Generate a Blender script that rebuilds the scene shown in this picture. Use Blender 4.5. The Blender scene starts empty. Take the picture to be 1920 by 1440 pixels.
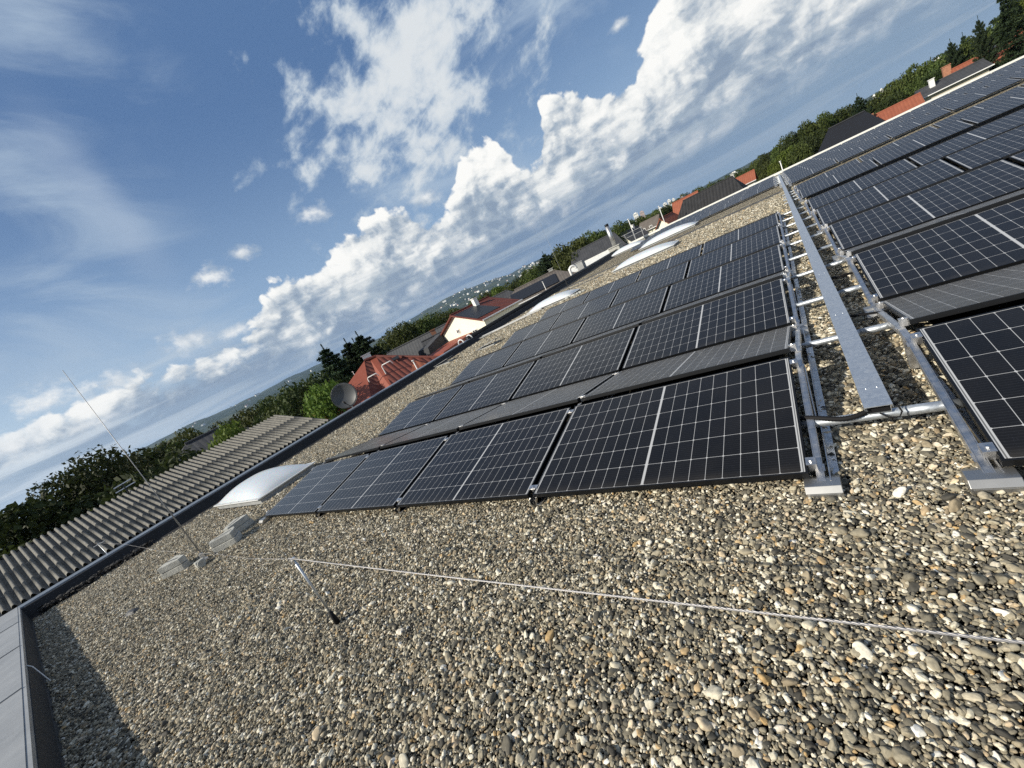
import bpy, math, random
import numpy as np
from mathutils import Vector, Matrix
R = math.radians
SC = bpy.context.scene
COL = SC.collection
random.seed(7); rng = np.random.default_rng(7)

# ------------------------------------------------------------------ camera
F_PX, YAW, PITCH, ROLL = 758.4354, 0.6778827, 0.2104427, -0.4615986
cam_d = bpy.data.cameras.new('camera'); cam = bpy.data.objects.new('camera', cam_d); COL.objects.link(cam)
fw = Vector((-math.sin(YAW)*math.cos(PITCH), math.cos(YAW)*math.cos(PITCH), -math.sin(PITCH)))
r_ = fw.cross(Vector((0, 0, 1))).normalized(); u_ = r_.cross(fw)
rr = math.cos(ROLL)*r_ + math.sin(ROLL)*u_; uu = -math.sin(ROLL)*r_ + math.cos(ROLL)*u_
m = Matrix((rr, uu, -fw)).transposed().to_4x4(); m.translation = Vector((0.2275, -2.1189, 1.5878))
cam.matrix_world = m
cam_d.sensor_width = 36.0; cam_d.lens = F_PX/1920*36.0; cam_d.clip_start = .05; cam_d.clip_end = 30000
SC.camera = cam

# ------------------------------------------------------------------ node helpers
class NT:
    """small wrapper to write node maths"""
    def __init__(s, nt): s.nt = nt; s.n = nt.nodes; s.l = nt.links
    def new(s, t, **k):
        x = s.n.new(t)
        for a, b in k.items(): setattr(x, a, b)
        return x
    def put(s, sock, v):
        if v is None: return
        if isinstance(v, bpy.types.NodeSocket): s.l.new(v, sock)
        else: sock.default_value = v
    def m(s, op, a, b=None, c=None, clamp=False):
        x = s.new('ShaderNodeMath', operation=op, use_clamp=clamp)
        for i, v in enumerate((a, b, c)): s.put(x.inputs[i], v)
        return x.outputs[0]
    def ss(s, v, lo, hi, a=0., b=1.):
        x = s.new('ShaderNodeMapRange', interpolation_type='SMOOTHSTEP')
        for i, q in enumerate((v, lo, hi, a, b)): s.put(x.inputs[i], q)
        return x.outputs[0]
    def lin(s, v, lo, hi, a=0., b=1.):
        x = s.new('ShaderNodeMapRange')
        for i, q in enumerate((v, lo, hi, a, b)): s.put(x.inputs[i], q)
        return x.outputs[0]
    def xyz(s, a, b, c):
        x = s.new('ShaderNodeCombineXYZ')
        for i, v in enumerate((a, b, c)): s.put(x.inputs[i], v)
        return x.outputs[0]
    def sep(s, v):
        x = s.new('ShaderNodeSeparateXYZ'); s.put(x.inputs[0], v); return x.outputs
    def noise(s, vec, scale, detail=4., rough=.55, dist=0., out=0, dim='3D'):
        x = s.new('ShaderNodeTexNoise', noise_dimensions=dim)
        s.put(x.inputs['Vector'], vec); s.put(x.inputs['Scale'], scale); s.put(x.inputs['Detail'], detail)
        s.put(x.inputs['Roughness'], rough); s.put(x.inputs['Distortion'], dist)
        return x.outputs[out]
    def vor(s, vec, scale, feature='F1', out='Distance', detail=0., rand=1., smooth=None, dim='3D'):
        x = s.new('ShaderNodeTexVoronoi', feature=feature, voronoi_dimensions=dim)
        s.put(x.inputs['Vector'], vec); s.put(x.inputs['Scale'], scale); s.put(x.inputs['Randomness'], rand)
        if 'Detail' in x.inputs: s.put(x.inputs['Detail'], detail)
        if smooth is not None: s.put(x.inputs['Smoothness'], smooth)
        return x.outputs[out]
    def mix(s, f, a, b, blend='MIX'):
        x = s.new('ShaderNodeMix', data_type='RGBA', blend_type=blend)
        s.put(x.inputs[0], f); s.put(x.inputs[6], a); s.put(x.inputs[7], b)
        return x.outputs[2]
    def ramp(s, f, stops, interp='LINEAR'):
        x = s.new('ShaderNodeValToRGB'); cr = x.color_ramp; cr.interpolation = interp
        while len(cr.elements) < len(stops): cr.elements.new(.5)
        for e, (p, c) in zip(cr.elements, stops): e.position = p; e.color = c4(c)
        s.put(x.inputs[0], f); return x.outputs[0]
    def bump(s, h, strength=.5, dist=.01, normal=None):
        x = s.new('ShaderNodeBump'); s.put(x.inputs['Height'], h); s.put(x.inputs['Strength'], strength)
        s.put(x.inputs['Distance'], dist); s.put(x.inputs['Normal'], normal); return x.outputs[0]
    def curve(s, v, pts):
        x = s.new('ShaderNodeFloatCurve'); c = x.mapping.curves[0]
        while len(c.points) < len(pts): c.points.new(.5, .5)
        for p, (a, b) in zip(c.points, pts): p.location = (a, b); p.handle_type = 'AUTO_CLAMPED'
        x.mapping.update(); s.put(x.inputs['Value'], v); return x.outputs[0]
def c4(c): return (c, c, c, 1.) if isinstance(c, (int, float)) else (tuple(c)+(1.,) if len(c) == 3 else tuple(c))

# ------------------------------------------------------------------ sky, sun, exposure
SUN_EL, SUN_AZ = 32.5, 216.0        # azimuth clockwise from +Y: behind the camera, to its left
world = bpy.data.worlds.new('World'); SC.world = world; world.use_nodes = True
W = NT(world.node_tree); W.n.clear()
def build_sky():
    def N2(*a, **k): return W.noise(*a, dim='2D', **k)
    def V2(*a, **k): return W.vor(*a, dim='2D', **k)
    out = W.new('ShaderNodeOutputWorld'); bg = W.new('ShaderNodeBackground'); bg.inputs[1].default_value = .1
    W.l.new(bg.outputs[0], out.inputs[0])
    sky = W.new('ShaderNodeTexSky', sky_type='NISHITA', sun_disc=False, sun_elevation=R(SUN_EL), sun_rotation=R(SUN_AZ),
                altitude=200., air_density=1.0, dust_density=1.6, ozone_density=1.6)
    d = W.new('ShaderNodeTexCoord').outputs['Generated']
    x, y, z = W.sep(d)
    az = W.m('MULTIPLY', W.m('ARCTAN2', x, y), 57.2958)
    el = W.m('MULTIPLY', W.m('ARCSINE', z), 57.2958)
    K = 9.1                                         # cloud radiances are divided by the background strength
    def col(r, g, b): return (r*K, g*K, b*K, 1)
    # clear air, a little deeper than the model's, darker overhead
    base = W.mix(1., sky.outputs[0], c4((.92, .98, 1.08)), 'MULTIPLY')
    grad = W.ss(el, 0., 32.)
    base = W.mix(.88, base, W.mix(grad, col(.33, .48, .66), col(.085, .170, .345)))
    base = W.mix(W.ss(el, 38., 60., 0., .8), base, col(.045, .085, .17))
    left = W.ss(az, -88., -60., 1., 0.)
    low = W.ss(el, 1., 17., 1., 0.)
    base = W.mix(W.m('MULTIPLY', W.m('MULTIPLY', left, low), .80), base, col(.60, .72, .79))
    # thin cirrus, two scales
    p = W.xyz(W.m('ADD', W.m('MULTIPLY', az, .045), 3.), W.m('MULTIPLY', W.m('ADD', el, W.m('MULTIPLY', az, .10)), .13), 0.)
    c1 = N2(p, 1.1, 6., .58, .45)
    c2 = N2(p, .62, 2., .5)
    ci = W.m('MULTIPLY', W.ss(c1, .40, .80), W.ss(c2, .30, .60))
    base = W.mix(W.m('MULTIPLY', ci, .85), base, col(.40, .50, .62))
    plume = W.m('MULTIPLY', W.ss(W.m('ABSOLUTE', W.m('ADD', W.m('ADD', az, 70.), W.m('MULTIPLY', W.m('SUBTRACT', el, 22.), .10))), 0., 3.2, 1., 0.), W.m('MULTIPLY', W.ss(el, 14., 21.), W.ss(el, 27., 36., 1., 0.)))
    base = W.mix(W.m('MULTIPLY', W.m('MULTIPLY', plume, c1), .8), base, col(.34, .43, .57))
    # altocumulus patch
    ca, sa = math.cos(R(23)), math.sin(R(23))
    pa = W.m('ADD', az, 33.); pe = W.m('SUBTRACT', el, 26.5)
    s1 = W.m('ADD', W.m('MULTIPLY', pa, ca), W.m('MULTIPLY', pe, sa))
    s2 = W.m('ADD', W.m('MULTIPLY', pa, -sa), W.m('MULTIPLY', pe, ca))
    w1 = N2(W.xyz(W.m('MULTIPLY', az, .09), W.m('MULTIPLY', el, .09), 0.), 1.6, 3., .5)
    rad = W.m('SQRT', W.m('ADD', W.m('POWER', W.m('DIVIDE', W.m('ABSOLUTE', s1), 17.5), 2.), W.m('POWER', W.m('DIVIDE', W.m('ABSOLUTE', s2), 10.5), 2.)))
    body = W.m('ADD', W.m('SUBTRACT', 1., rad), W.m('MULTIPLY', W.m('SUBTRACT', w1, .5), 1.5))
    tex = N2(W.xyz(W.m('MULTIPLY', s1, .20), W.m('MULTIPLY', s2, .33), 0.), 1.1, 7., .60, .15)
    dens = W.m('ADD', W.m('MULTIPLY', body, .50), W.m('MULTIPLY', W.m('SUBTRACT', tex, .5), 1.15))
    al = W.ss(dens, -.06, .30)
    thick = W.ss(dens, .05, .50)
    base = W.mix(W.m('MULTIPLY', al, .92), base, W.mix(thick, col(.44, .53, .63), col(.74, .77, .78)))
    # grey-blue rain layer under the cumulus bank
    under = W.m('MULTIPLY', W.ss(el, 6.5, 10., 1., 0.), W.ss(az, -84., -50.))
    base = W.mix(W.m('MULTIPLY', under, .86), base, W.mix(W.ss(az, -25., 10.), W.mix(W.ss(el, .5, 4.), col(.20, .29, .41), col(.135, .21, .335)), W.mix(W.ss(el, .5, 4.), col(.27, .37, .47), col(.21, .30, .41))))
    # unseen broken cloud, added behind the camera and overhead to grey the reflections
    oth = W.m('MAXIMUM', W.ss(el, 36., 55.), W.ss(W.m('ABSOLUTE', W.m('ADD', az, 36.)), 66., 90.))
    on = N2(W.xyz(x, y, 0.), 2.2, 3., .6)
    base = W.mix(W.m('MULTIPLY', W.m('MULTIPLY', oth, W.ss(on, .42, .62)), .75), base, col(.36, .37, .39))
    # cumulus: heaped billows over az/el, lit from the left
    wv = W.xyz(W.m('MULTIPLY', az, .1), W.m('MULTIPLY', el, .125), 0.)
    wob = N2(wv, 1.7, 4., .55, out=1)
    def fields(da, de, det):
        vv = W.new('ShaderNodeVectorMath', operation='MULTIPLY_ADD'); W.put(vv.inputs[0], wob); vv.inputs[1].default_value = (.34, .34, 0.)
        W.put(vv.inputs[2], W.xyz(W.m('MULTIPLY', W.m('ADD', az, da), .1), W.m('MULTIPLY', W.m('ADD', el, de), .125), 0.))
        v = vv.outputs[0]
        big_ = W.m('SUBTRACT', 1., V2(v, 1.35, 'SMOOTH_F1', smooth=.35))
        sml = W.m('SUBTRACT', 1., V2(v, 4.1, 'SMOOTH_F1', detail=1.5, smooth=.3))
        f = N2(v, 1.2, det, .58)
        return big_, sml, f
    B0, S0, F0 = fields(0., 0., 5.)
    B1, S1, F1 = fields(-.8, .75, 5.)
    pts = [(-95, 8.), (-86, 8.6), (-80, 7.8), (-75, 8.8), (-70, 8.2), (-67.5, 8.2), (-64.5, 9.), (-61.5, 11.6), (-59, 13.2), (-53.5, 13.4), (-50, 14.4), (-45.8, 15.2), (-42, 14.6),
           (-38, 12.8), (-34.6, 13.6), (-32.4, 16.8), (-29.4, 17.8), (-26.6, 15.6), (-24, 13.0), (-21.2, 15.4), (-18.5, 18.2), (-15.5, 17.2), (-12.5, 15.0),
           (-8.6, 17.), (-5., 18.8), (0, 18.4), (8, 17.8), (20, 16.)]
    top = W.m('MULTIPLY', W.curve(W.lin(az, -95., 20.), [((a+95)/115., t/20.) for a, t in pts]), 20.)
    fine = W.m('SUBTRACT', N2(W.xyz(az, el, 0.), .62, 5., .6), .5)
    e = W.m('SUBTRACT', top, el)
    for q, k in ((W.m('SUBTRACT', B0, .55), 2.4), (W.m('SUBTRACT', S0, .6), 1.5), (W.m('SUBTRACT', F0, .5), 3.6), (fine, 1.3)):
        e = W.m('ADD', e, W.m('MULTIPLY', q, k))
    hgt = W.m('DIVIDE', W.m('SUBTRACT', el, 5.5), W.m('SUBTRACT', top, 5.5))
    edge = W.ss(e, -.25, W.m('ADD', .45, W.m('MULTIPLY', W.ss(hgt, .2, .9, 1., 0.), 2.)))
    rag = W.m('ADD', el, W.m('MULTIPLY', W.m('SUBTRACT', N2(W.xyz(W.m('MULTIPLY', az, .05), W.m('ADD', W.m('MULTIPLY', el, .3), 9.), 0.), 1.6, 5., .6), .5), 5.))
    bot = W.ss(W.m('ADD', rag, W.ss(az, -62., -30., 2.6, 0.)), 3.2, 8.2)
    lft = W.ss(W.m('ADD', az, W.m('MULTIPLY', W.m('SUBTRACT', F0, .5), 40.)), -104., -70., .6, 1.)
    alpha = W.m('MULTIPLY', W.m('MULTIPLY', edge, bot), lft)
    emb = W.m('ADD', W.m('ADD', W.m('MULTIPLY', W.m('SUBTRACT', B0, B1), 1.15), W.m('MULTIPLY', W.m('SUBTRACT', S0, S1), .30)), W.m('MULTIPLY', W.m('SUBTRACT', F0, F1), 2.2))
    big = N2(W.xyz(W.m('MULTIPLY', az, .07), W.m('ADD', W.m('MULTIPLY', el, .17), 6.), 0.), 1.5, 5., .6)
    br = W.m('ADD', W.m('ADD', W.m('MULTIPLY', hgt, .70), .18), W.m('ADD', emb, W.m('ADD', W.m('MULTIPLY', W.m('SUBTRACT', big, .5), 1.9), W.m('MULTIPLY', fine, .35))))
    shade = W.ramp(br, [(0., (.24, .31, .41)), (.28, (.36, .43, .51)), (.52, (.60, .64, .67)), (.74, (.84, .85, .83)), (1., (.97, .96, .92))])
    shade = W.mix(1., shade, (K, K, K, 1.), 'MULTIPLY')
    base = W.mix(alpha, base, shade)
    # detached cumulus fragments
    acc = None
    for a, q, ra, re_ in [(-70.6, 10.4, 3.4, 2.0), (-66.5, 9.6, 3.0, .9), (-65.2, 15.8, 2.8, 1.5), (-61.4, 17.2, 2.2, 1.2), (-38.2, 14.9, 2.4, 1.5), (-83.5, 9.9, 4.6, 1.7),
                        (-77.5, 8.9, 3.4, 1.5), (-87.5, 6.8, 5.0, 1.5), (-80, 6.2, 4.6, 1.2), (-9.6, 19.4, 2.0, .8), (-51.6, 18.4, 2.6, 1.4)]:
        dd = W.m('SQRT', W.m('ADD', W.m('POWER', W.m('DIVIDE', W.m('ABSOLUTE', W.m('SUBTRACT', az, a)), ra), 2.), W.m('POWER', W.m('DIVIDE', W.m('ABSOLUTE', W.m('SUBTRACT', el, q)), re_), 2.)))
        v = W.m('SUBTRACT', 1., dd)
        acc = v if acc is None else W.m('MAXIMUM', acc, v)
    fs = N2(W.xyz(W.m('MULTIPLY', az, .22), W.m('MULTIPLY', el, .3), 0.), 1.5, 7., .64)
    sm = W.ss(W.m('ADD', acc, W.m('MULTIPLY', W.m('SUBTRACT', fs, .52), 2.4)), .0, 1.05)
    sb = W.ss(W.m('ADD', W.m('ADD', W.m('MULTIPLY', emb, 1.1), .30), W.m('MULTIPLY', acc, .6)), 0., 1.)
    base = W.mix(W.m('MULTIPLY', sm, .95), base, W.mix(sb, col(.38, .46, .55), col(.86, .87, .86)))
    # thin light streaks low over the horizon
    st = N2(W.xyz(W.m('MULTIPLY', az, .035), W.m('ADD', W.m('MULTIPLY', W.m('ADD', el, W.m('MULTIPLY', az, -.012)), .42), 12.), 0.), 1.5, 5., .55, .5)
    sta = W.m('MULTIPLY', W.ss(st, .44, .72), W.m('MULTIPLY', W.ss(el, .8, 2.8), W.ss(el, 7., 12., 1., 0.)))
    base = W.mix(W.m('MULTIPLY', sta, .75), base, W.mix(left, col(.42, .49, .55), col(.72, .78, .82)))
    W.l.new(base, bg.inputs[0])
build_sky()
world.cycles.sampling_method = 'MANUAL'; world.cycles.sample_map_resolution = 512

sun_d = bpy.data.lights.new('sun', 'SUN'); sun_d.energy = 5.0; sun_d.angle = R(.5); sun_d.color = (1., .925, .79)
sun = bpy.data.objects.new('sun', sun_d); COL.objects.link(sun)
sv = Vector((math.sin(R(SUN_AZ))*math.cos(R(SUN_EL)), math.cos(R(SUN_AZ))*math.cos(R(SUN_EL)), math.sin(R(SUN_EL))))
sun.rotation_euler = (-sv).to_track_quat('-Z', 'Y').to_euler(); sun.location = sv*50
SC.view_settings.view_transform = 'Standard'; SC.view_settings.look = 'None'
SC.view_settings.exposure = 0.25; SC.view_settings.gamma = 1.0
SC.cycles.max_bounces = 6; SC.cycles.diffuse_bounces = 2; SC.cycles.glossy_bounces = 3; SC.cycles.transparent_max_bounces = 4
SC.cycles.volume_bounces = 0; SC.cycles.use_denoising = False

# ------------------------------------------------------------------ materials
MATS = {}
def mat(name, color=(.5, .5, .5), rough=.6, metal=0., spec=.5, var=0., vscale=3., bump=0., bscale=40., obj=True, fn=None):
    mt = bpy.data.materials.new(name); mt.use_nodes = True
    T = NT(mt.node_tree); b = T.n['Principled BSDF']
    b.inputs['Roughness'].default_value = rough; b.inputs['Metallic'].default_value = metal
    b.inputs['Specular IOR Level'].default_value = spec; b.inputs['Base Color'].default_value = c4(color)
    co = T.new('ShaderNodeTexCoord').outputs['Object']
    if var:
        n = T.noise(co, vscale, 5., .6)
        lo = tuple(v*(1-var) for v in color); hi = tuple(min(1., v*(1+var)) for v in color)
        T.l.new(T.mix(T.lin(n, .3, .7), c4(lo), c4(hi)), b.inputs['Base Color'])
    if bump:
        T.l.new(T.bump(T.noise(co, bscale, 4., .6), bump, .01), b.inputs['Normal'])
    if fn: fn(T, b, co)
    MATS[name] = mt; return mt

PEB = [(0, (.04, .037, .031)), (.12, (.10, .094, .076)), (.28, (.175, .158, .118)), (.46, (.275, .245, .178)), (.60, (.42, .375, .27)), (.72, (.26, .20, .125)), (.78, (.60, .55, .42)),
       (.89, (.80, .76, .63)), (.955, (.47, .31, .13)), (1., (.88, .87, .80))]
def f_pebble(T, b, co):
    r = T.new('ShaderNodeObjectInfo').outputs['Random']
    c = T.ramp(r, PEB)
    n = T.noise(co, 1.7, 4., .7)
    c = T.mix(1., c, T.ramp(n, [(.25, .62), (.75, 1.25)]), 'MULTIPLY')
    T.l.new(c, b.inputs['Base Color'])
mat('pebble_stone', rough=.72, spec=.35, fn=f_pebble)
def f_bed(T, b, co):
    g = T.new('ShaderNodeNewGeometry').outputs['Position']
    wob = T.new('ShaderNodeVectorMath', operation='MULTIPLY_ADD'); T.put(wob.inputs[0], T.noise(g, 30., 2., .5, out=1)); wob.inputs[1].default_value = (.018,)*3; T.put(wob.inputs[2], g)
    v = T.new('ShaderNodeTexVoronoi', feature='F1'); T.put(v.inputs['Vector'], wob.outputs[0]); v.inputs['Scale'].default_value = 38.
    rnd = T.sep(v.outputs['Color'])[0]
    c = T.ramp(rnd, PEB)
    gap = T.ss(v.outputs['Distance'], .35, .68)
    c = T.mix(gap, c, c4((.035, .032, .028)))
    pat = T.noise(g, .55, 5., .6)
    c = T.mix(1., c, T.ramp(pat, [(.3, (1.25, 1.22, 1.15)), (.7, (1.7, 1.66, 1.55))]), 'MULTIPLY')
    gx, gy, gz_ = T.sep(g)
    c = T.mix(T.ss(gy, 15., 24.), c4((.022, .020, .016)), c)  # near bed blackened: paints the shade between pebbles and under the panels
    T.l.new(c, b.inputs['Base Color'])
    h = T.m('SUBTRACT', 1., T.m('POWER', v.outputs['Distance'], 2.))
    T.l.new(T.bump(T.m('ADD', h, T.m('MULTIPLY', rnd, .6)), 1., .022), b.inputs['Normal'])
mat('gravel_bed', rough=.9, spec=.2, fn=f_bed)

def f_cells(T, b, co):
    # local metres: x along the module -0.861..0.861, y up the slope 0..1.134
    x, y, z = T.sep(co)
    ax = T.m('ABSOLUTE', x)
    def line(dist, half, soft=.0006): return T.ss(dist, half, half+soft, 1., 0.)
    PX, PY = .0955, .1845
    ux = T.m('DIVIDE', T.m('SUBTRACT', ax, .008), PX)
    fx = T.m('MULTIPLY', T.m('ABSOLUTE', T.m('SUBTRACT', ux, T.m('ROUND', ux))), PX)
    uy = T.m('DIVIDE', T.m('SUBTRACT', y, .0135), PY)
    fy = T.m('MULTIPLY', T.m('ABSOLUTE', T.m('SUBTRACT', uy, T.m('ROUND', uy))), PY)
    gx = line(fx, .0009); gy = line(fy, .0010)
    dia = T.ss(T.m('ADD', fx, fy), .0075, .0085, 1., 0.)
    mid = T.ss(ax, .0060, .0070, 1., 0.)
    endm = T.ss(ax, .867, .868)
    inner = T.ss(T.m('ABSOLUTE', T.m('SUBTRACT', ax, .876)), .0022, .0032, 1., 0.)
    lowm = T.ss(y, .0125, .0135, 1., 0.); topm = T.ss(y, 1.1205, 1.1215)
    g = T.m('MAXIMUM', T.m('MAXIMUM', gx, gy), T.m('MAXIMUM', dia, mid))
    g = T.m('MAXIMUM', g, T.m('MAXIMUM', endm, topm))
    # fine busbar wires across each half cell
    ub = T.m('MULTIPLY', y, 1./.0184)
    fb = T.m('ABSOLUTE', T.m('SUBTRACT', ub, T.m('ROUND', ub)))
    bus = T.m('MULTIPLY', T.ss(fb, .03, .06, 1., 0.), .13)
    w = T.new('ShaderNodeTexWhiteNoise', noise_dimensions='2D'); T.put(w.inputs['Vector'], T.xyz(T.m('MULTIPLY', T.m('ROUND', T.m('ADD', ux, .5)), T.m('SIGN', x)), T.m('ROUND', T.m('ADD', uy, .5)), 0.))
    cell = T.mix(w.outputs[0], c4((.0046, .0047, .0055)), c4((.0066, .0068, .0084)))
    spark = T.ss(T.vor(co, 210., 'F1', 'Distance'), .12, .26, 1., 0.)
    sprk2 = T.ss(T.noise(co, 90., 2., .5), .5, .68)
    cell = T.mix(T.m('MULTIPLY', T.m('MULTIPLY', spark, sprk2), .5), cell, c4((.10, .11, .14)))  # glass sparkle painted as pale flecks in the cell colour
    cell = T.mix(bus, cell, c4((.12, .13, .15)))
    c = T.mix(g, cell, c4((.44, .45, .46)))
    c = T.mix(inner, c, c4((.12, .125, .13)))
    dust = T.noise(T.xyz(x, y, T.m('MULTIPLY', T.new('ShaderNodeObjectInfo').outputs['Random'], 9.)), 3., 5., .65)
    c = T.mix(T.m('ADD', T.lin(dust, .35, .75, 0., .018), T.m('MULTIPLY', T.ss(y, .0, .09, 1., 0.), T.lin(dust, .3, .7, .0, .07))), c, c4((.34, .30, .24)))
    T.l.new(c, b.inputs['Base Color'])
    b.inputs['Roughness'].default_value = .24; b.inputs['IOR'].default_value = 1.33
    b.inputs['Specular IOR Level'].default_value = .5
    b.inputs['Sheen Weight'].default_value = .11; b.inputs['Sheen Roughness'].default_value = .35; b.inputs['Sheen Tint'].default_value = (1., .95, .88, 1.)
    T.l.new(T.bump(T.noise(co, 420., 2., .5), .25, .0006), b.inputs['Normal'])
mat('solar_cells', fn=f_cells)
mat('black_anodised', (.018, .019, .021), .38, .6)
def f_alu(T, b, co):
    n = T.noise(co, 14., 4., .6); T.l.new(T.ramp(n, [(.3, (.52, .52, .52)), (.7, (.74, .73, .72))]), b.inputs['Base Color'])
    T.l.new(T.lin(T.noise(co, 30., 3., .6), .3, .7, .34, .55), b.inputs['Roughness'])
mat('aluminium', metal=1., fn=f_alu)
mat('brushed_pad', (.42, .42, .41), .42, .9, var=.15)
mat('wire_metal', (.42, .41, .41), .5, .6)
mat('rod_metal', (.30, .30, .30), .5, .7)
def f_galv(T, b, co):
    n = T.vor(co, 55., 'F1', 'Color'); n = T.sep(n)[0]
    c = T.mix(T.lin(n, 0., 1.), c4((.50, .54, .585)), c4((.58, .62, .66)))
    st = T.noise(co, 2.5, 5., .7)
    c = T.mix(T.ss(st, .55, .75, 0., .35), c, c4((.66, .66, .64)))
    T.l.new(c, b.inputs['Base Color']); T.l.new(T.lin(n, 0., 1., .44, .54), b.inputs['Roughness'])
mat('galvanised_steel', metal=.8, fn=f_galv)
mat('bolt_steel', (.7, .7, .7), .25, 1.)
mat('black_rubber', (.009, .009, .010), .7, spec=.2)
def f_corr(T, b, co):
    x, y, z = T.sep(co)
    w = T.m('SINE', T.m('MULTIPLY', T.m('ADD', x, T.m('MULTIPLY', y, .3)), 900.))
    T.l.new(T.bump(w, .6, .004), b.inputs['Normal'])
mat('corrugated_conduit', (.012, .012, .013), .35, fn=f_corr)
def f_sheet(T, b, co):
    n = T.noise(co, 1.8, 6., .65); sp = T.ss(T.noise(co, 26., 3., .6), .66, .74)
    c = T.ramp(n, [(.3, (.24, .25, .26)), (.7, (.36, .37, .375))])
    c = T.mix(T.m('MULTIPLY', sp, .6), c, c4((.12, .11, .10)))
    T.l.new(c, b.inputs['Base Color']); T.l.new(T.bump(T.noise(co, 2.2, 3., .5), .25, .02), b.inputs['Normal'])
mat('zinc_coping', rough=.5, metal=.2, fn=f_sheet)
mat('coping_edge', (.20, .235, .28), .5, .4, var=.15)
mat('white_coping', (.78, .78, .73), .5, var=.08)
mat('bitumen_membrane', (.010, .0105, .012), .75, var=.35, vscale=6., bump=.6, bscale=25.)
mat('black_pipe', (.010, .011, .013), .5, spec=.3)
mat('render_plaster', (.55, .53, .47), .9, var=.06)
mat('concrete', (.42, .42, .385), .9, var=.22, vscale=9., bump=.7, bscale=60.)
mat('dome_acrylic', (.60, .64, .67), .25, 0., .5, var=.05, vscale=2.)
MATS['dome_acrylic'].node_tree.nodes['Principled BSDF'].inputs['Subsurface Weight'].default_value = .15
mat('dome_frame', (.62, .63, .62), .5, .1, var=.08)
mat('curb_grey', (.30, .31, .31), .8, var=.2)
def f_fibre(T, b, co):
    n = T.noise(co, 7., 6., .7); l = T.ss(T.noise(co, 30., 4., .6), .6, .72)
    c = T.ramp(n, [(.28, (.095, .093, .084)), (.5, (.155, .150, .134)), (.72, (.225, .217, .192))])
    c = T.mix(T.m('MULTIPLY', l, .7), c, c4((.50, .50, .44)))
    x, y, z = T.sep(co)
    T.l.new(c, b.inputs['Base Color']); T.l.new(T.bump(n, .5, .02), b.inputs['Normal'])
mat('fibre_cement', rough=.95, fn=f_fibre)
def tile(name, c0, c1, pitch=.3, row=.34, depth=.8):
    def f(T, b, co):
        x, y, z = T.sep(co)
        n = T.noise(co, 1.2, 5., .7); w = T.noise(co, 9., 3., .5)
        c = T.mix(T.lin(n, .3, .7), c4(c0), c4(c1)); c = T.mix(T.lin(w, .3, .7, 0., .35), c, c4(tuple(v*.55 for v in c0)))
        T.l.new(c, b.inputs['Base Color'])
        uv = T.new('ShaderNodeUVMap').outputs[0]; a, bb, _ = T.sep(uv)
        h = T.m('ADD', T.m('ABSOLUTE', T.m('SINE', T.m('MULTIPLY', a, math.pi/pitch))), T.m('MULTIPLY', T.m('FRACT', T.m('DIVIDE', bb, row)), -.8))
        T.l.new(T.bump(h, depth, .06), b.inputs['Normal'])
    mat(name, rough=.75, fn=f)
tile('red_tile', (.115, .026, .017), (.17, .038, .023)); tile('orange_tile', (.25, .072, .038), (.34, .108, .055), depth=.35)
tile('dark_tile', (.035, .037, .042), (.07, .072, .078), depth=.2); tile('grey_tile', (.075, .078, .082), (.12, .12, .12), depth=.2); tile('brown_tile', (.10, .085, .075), (.17, .15, .13), depth=.3)
tile('black_sheet_roof', (.012, .012, .013), (.03, .03, .032), pitch=.45, row=30.)
mat('red_roof_bright', (.25, .062, .034), .6, var=.12)  # brighter red paints sunlight on the red house's left flanks
mat('cream_wall', (.82, .81, .67), .9, var=.05); mat('white_wall', (.78, .77, .72), .9, var=.05); mat('beige_wall', (.50, .46, .36), .9, var=.1)
mat('brick_wall', (.36, .17, .10), .9, var=.25, vscale=8.); mat('pink_wall', (.42, .33, .31), .9, var=.1)
mat('window_glass', (.02, .025, .03), .08); mat('white_paint', (.78, .78, .76), .5); mat('pv_roof', (.014, .015, .019), .45, 0., .35)
mat('dish_grey', (.085, .088, .09), .42, .2, var=.1); mat('dish_dark', (.02, .02, .022), .5)
mat('slate_stone', (.05, .052, .056), .6, var=.3, bump=.6); mat('debris_dark', (.028, .027, .026), .8, var=.5, vscale=20.)
mat('bark', (.09, .07, .05), .95, var=.3, vscale=8.)
def leafmat(name, c0, c1, trans=.25):
    def f(T, b, co):
        g = T.new('ShaderNodeNewGeometry'); r = g.outputs['Random Per Island']
        o = T.new('ShaderNodeObjectInfo').outputs['Random']
        n = T.noise(co, .6, 3., .6)
        c = T.mix(T.m('ADD', T.m('MULTIPLY', r, .6), T.m('MULTIPLY', n, .4)), c4(c0), c4(c1))
        h = T.new('ShaderNodeHueSaturation'); T.put(h.inputs['Hue'], T.lin(o, 0., 1., .475, .515)); T.put(h.inputs['Value'], T.lin(o, 0., 1., .75, 1.25)); T.put(h.inputs['Color'], c)
        T.l.new(h.outputs[0], b.inputs['Base Color'])
        tr = T.new('ShaderNodeBsdfTranslucent'); T.l.new(h.outputs[0], tr.inputs[0])
        mx = T.new('ShaderNodeMixShader'); mx.inputs[0].default_value = trans
        T.l.new(b.outputs[0], mx.inputs[1]); T.l.new(tr.outputs[0], mx.inputs[2]); T.l.new(mx.outputs[0], T.n['Material Output'].inputs[0])
    mat(name, rough=.7, spec=.25, fn=f)
leafmat('leaf_green', (.030, .052, .012), (.100, .128, .032)); leafmat('leaf_light', (.060, .105, .014), (.14, .19, .035)); leafmat('leaf_dark', (.016, .030, .009), (.056, .074, .020)); leafmat('needle', (.014, .032, .014), (.050, .078, .034), .1)
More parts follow.
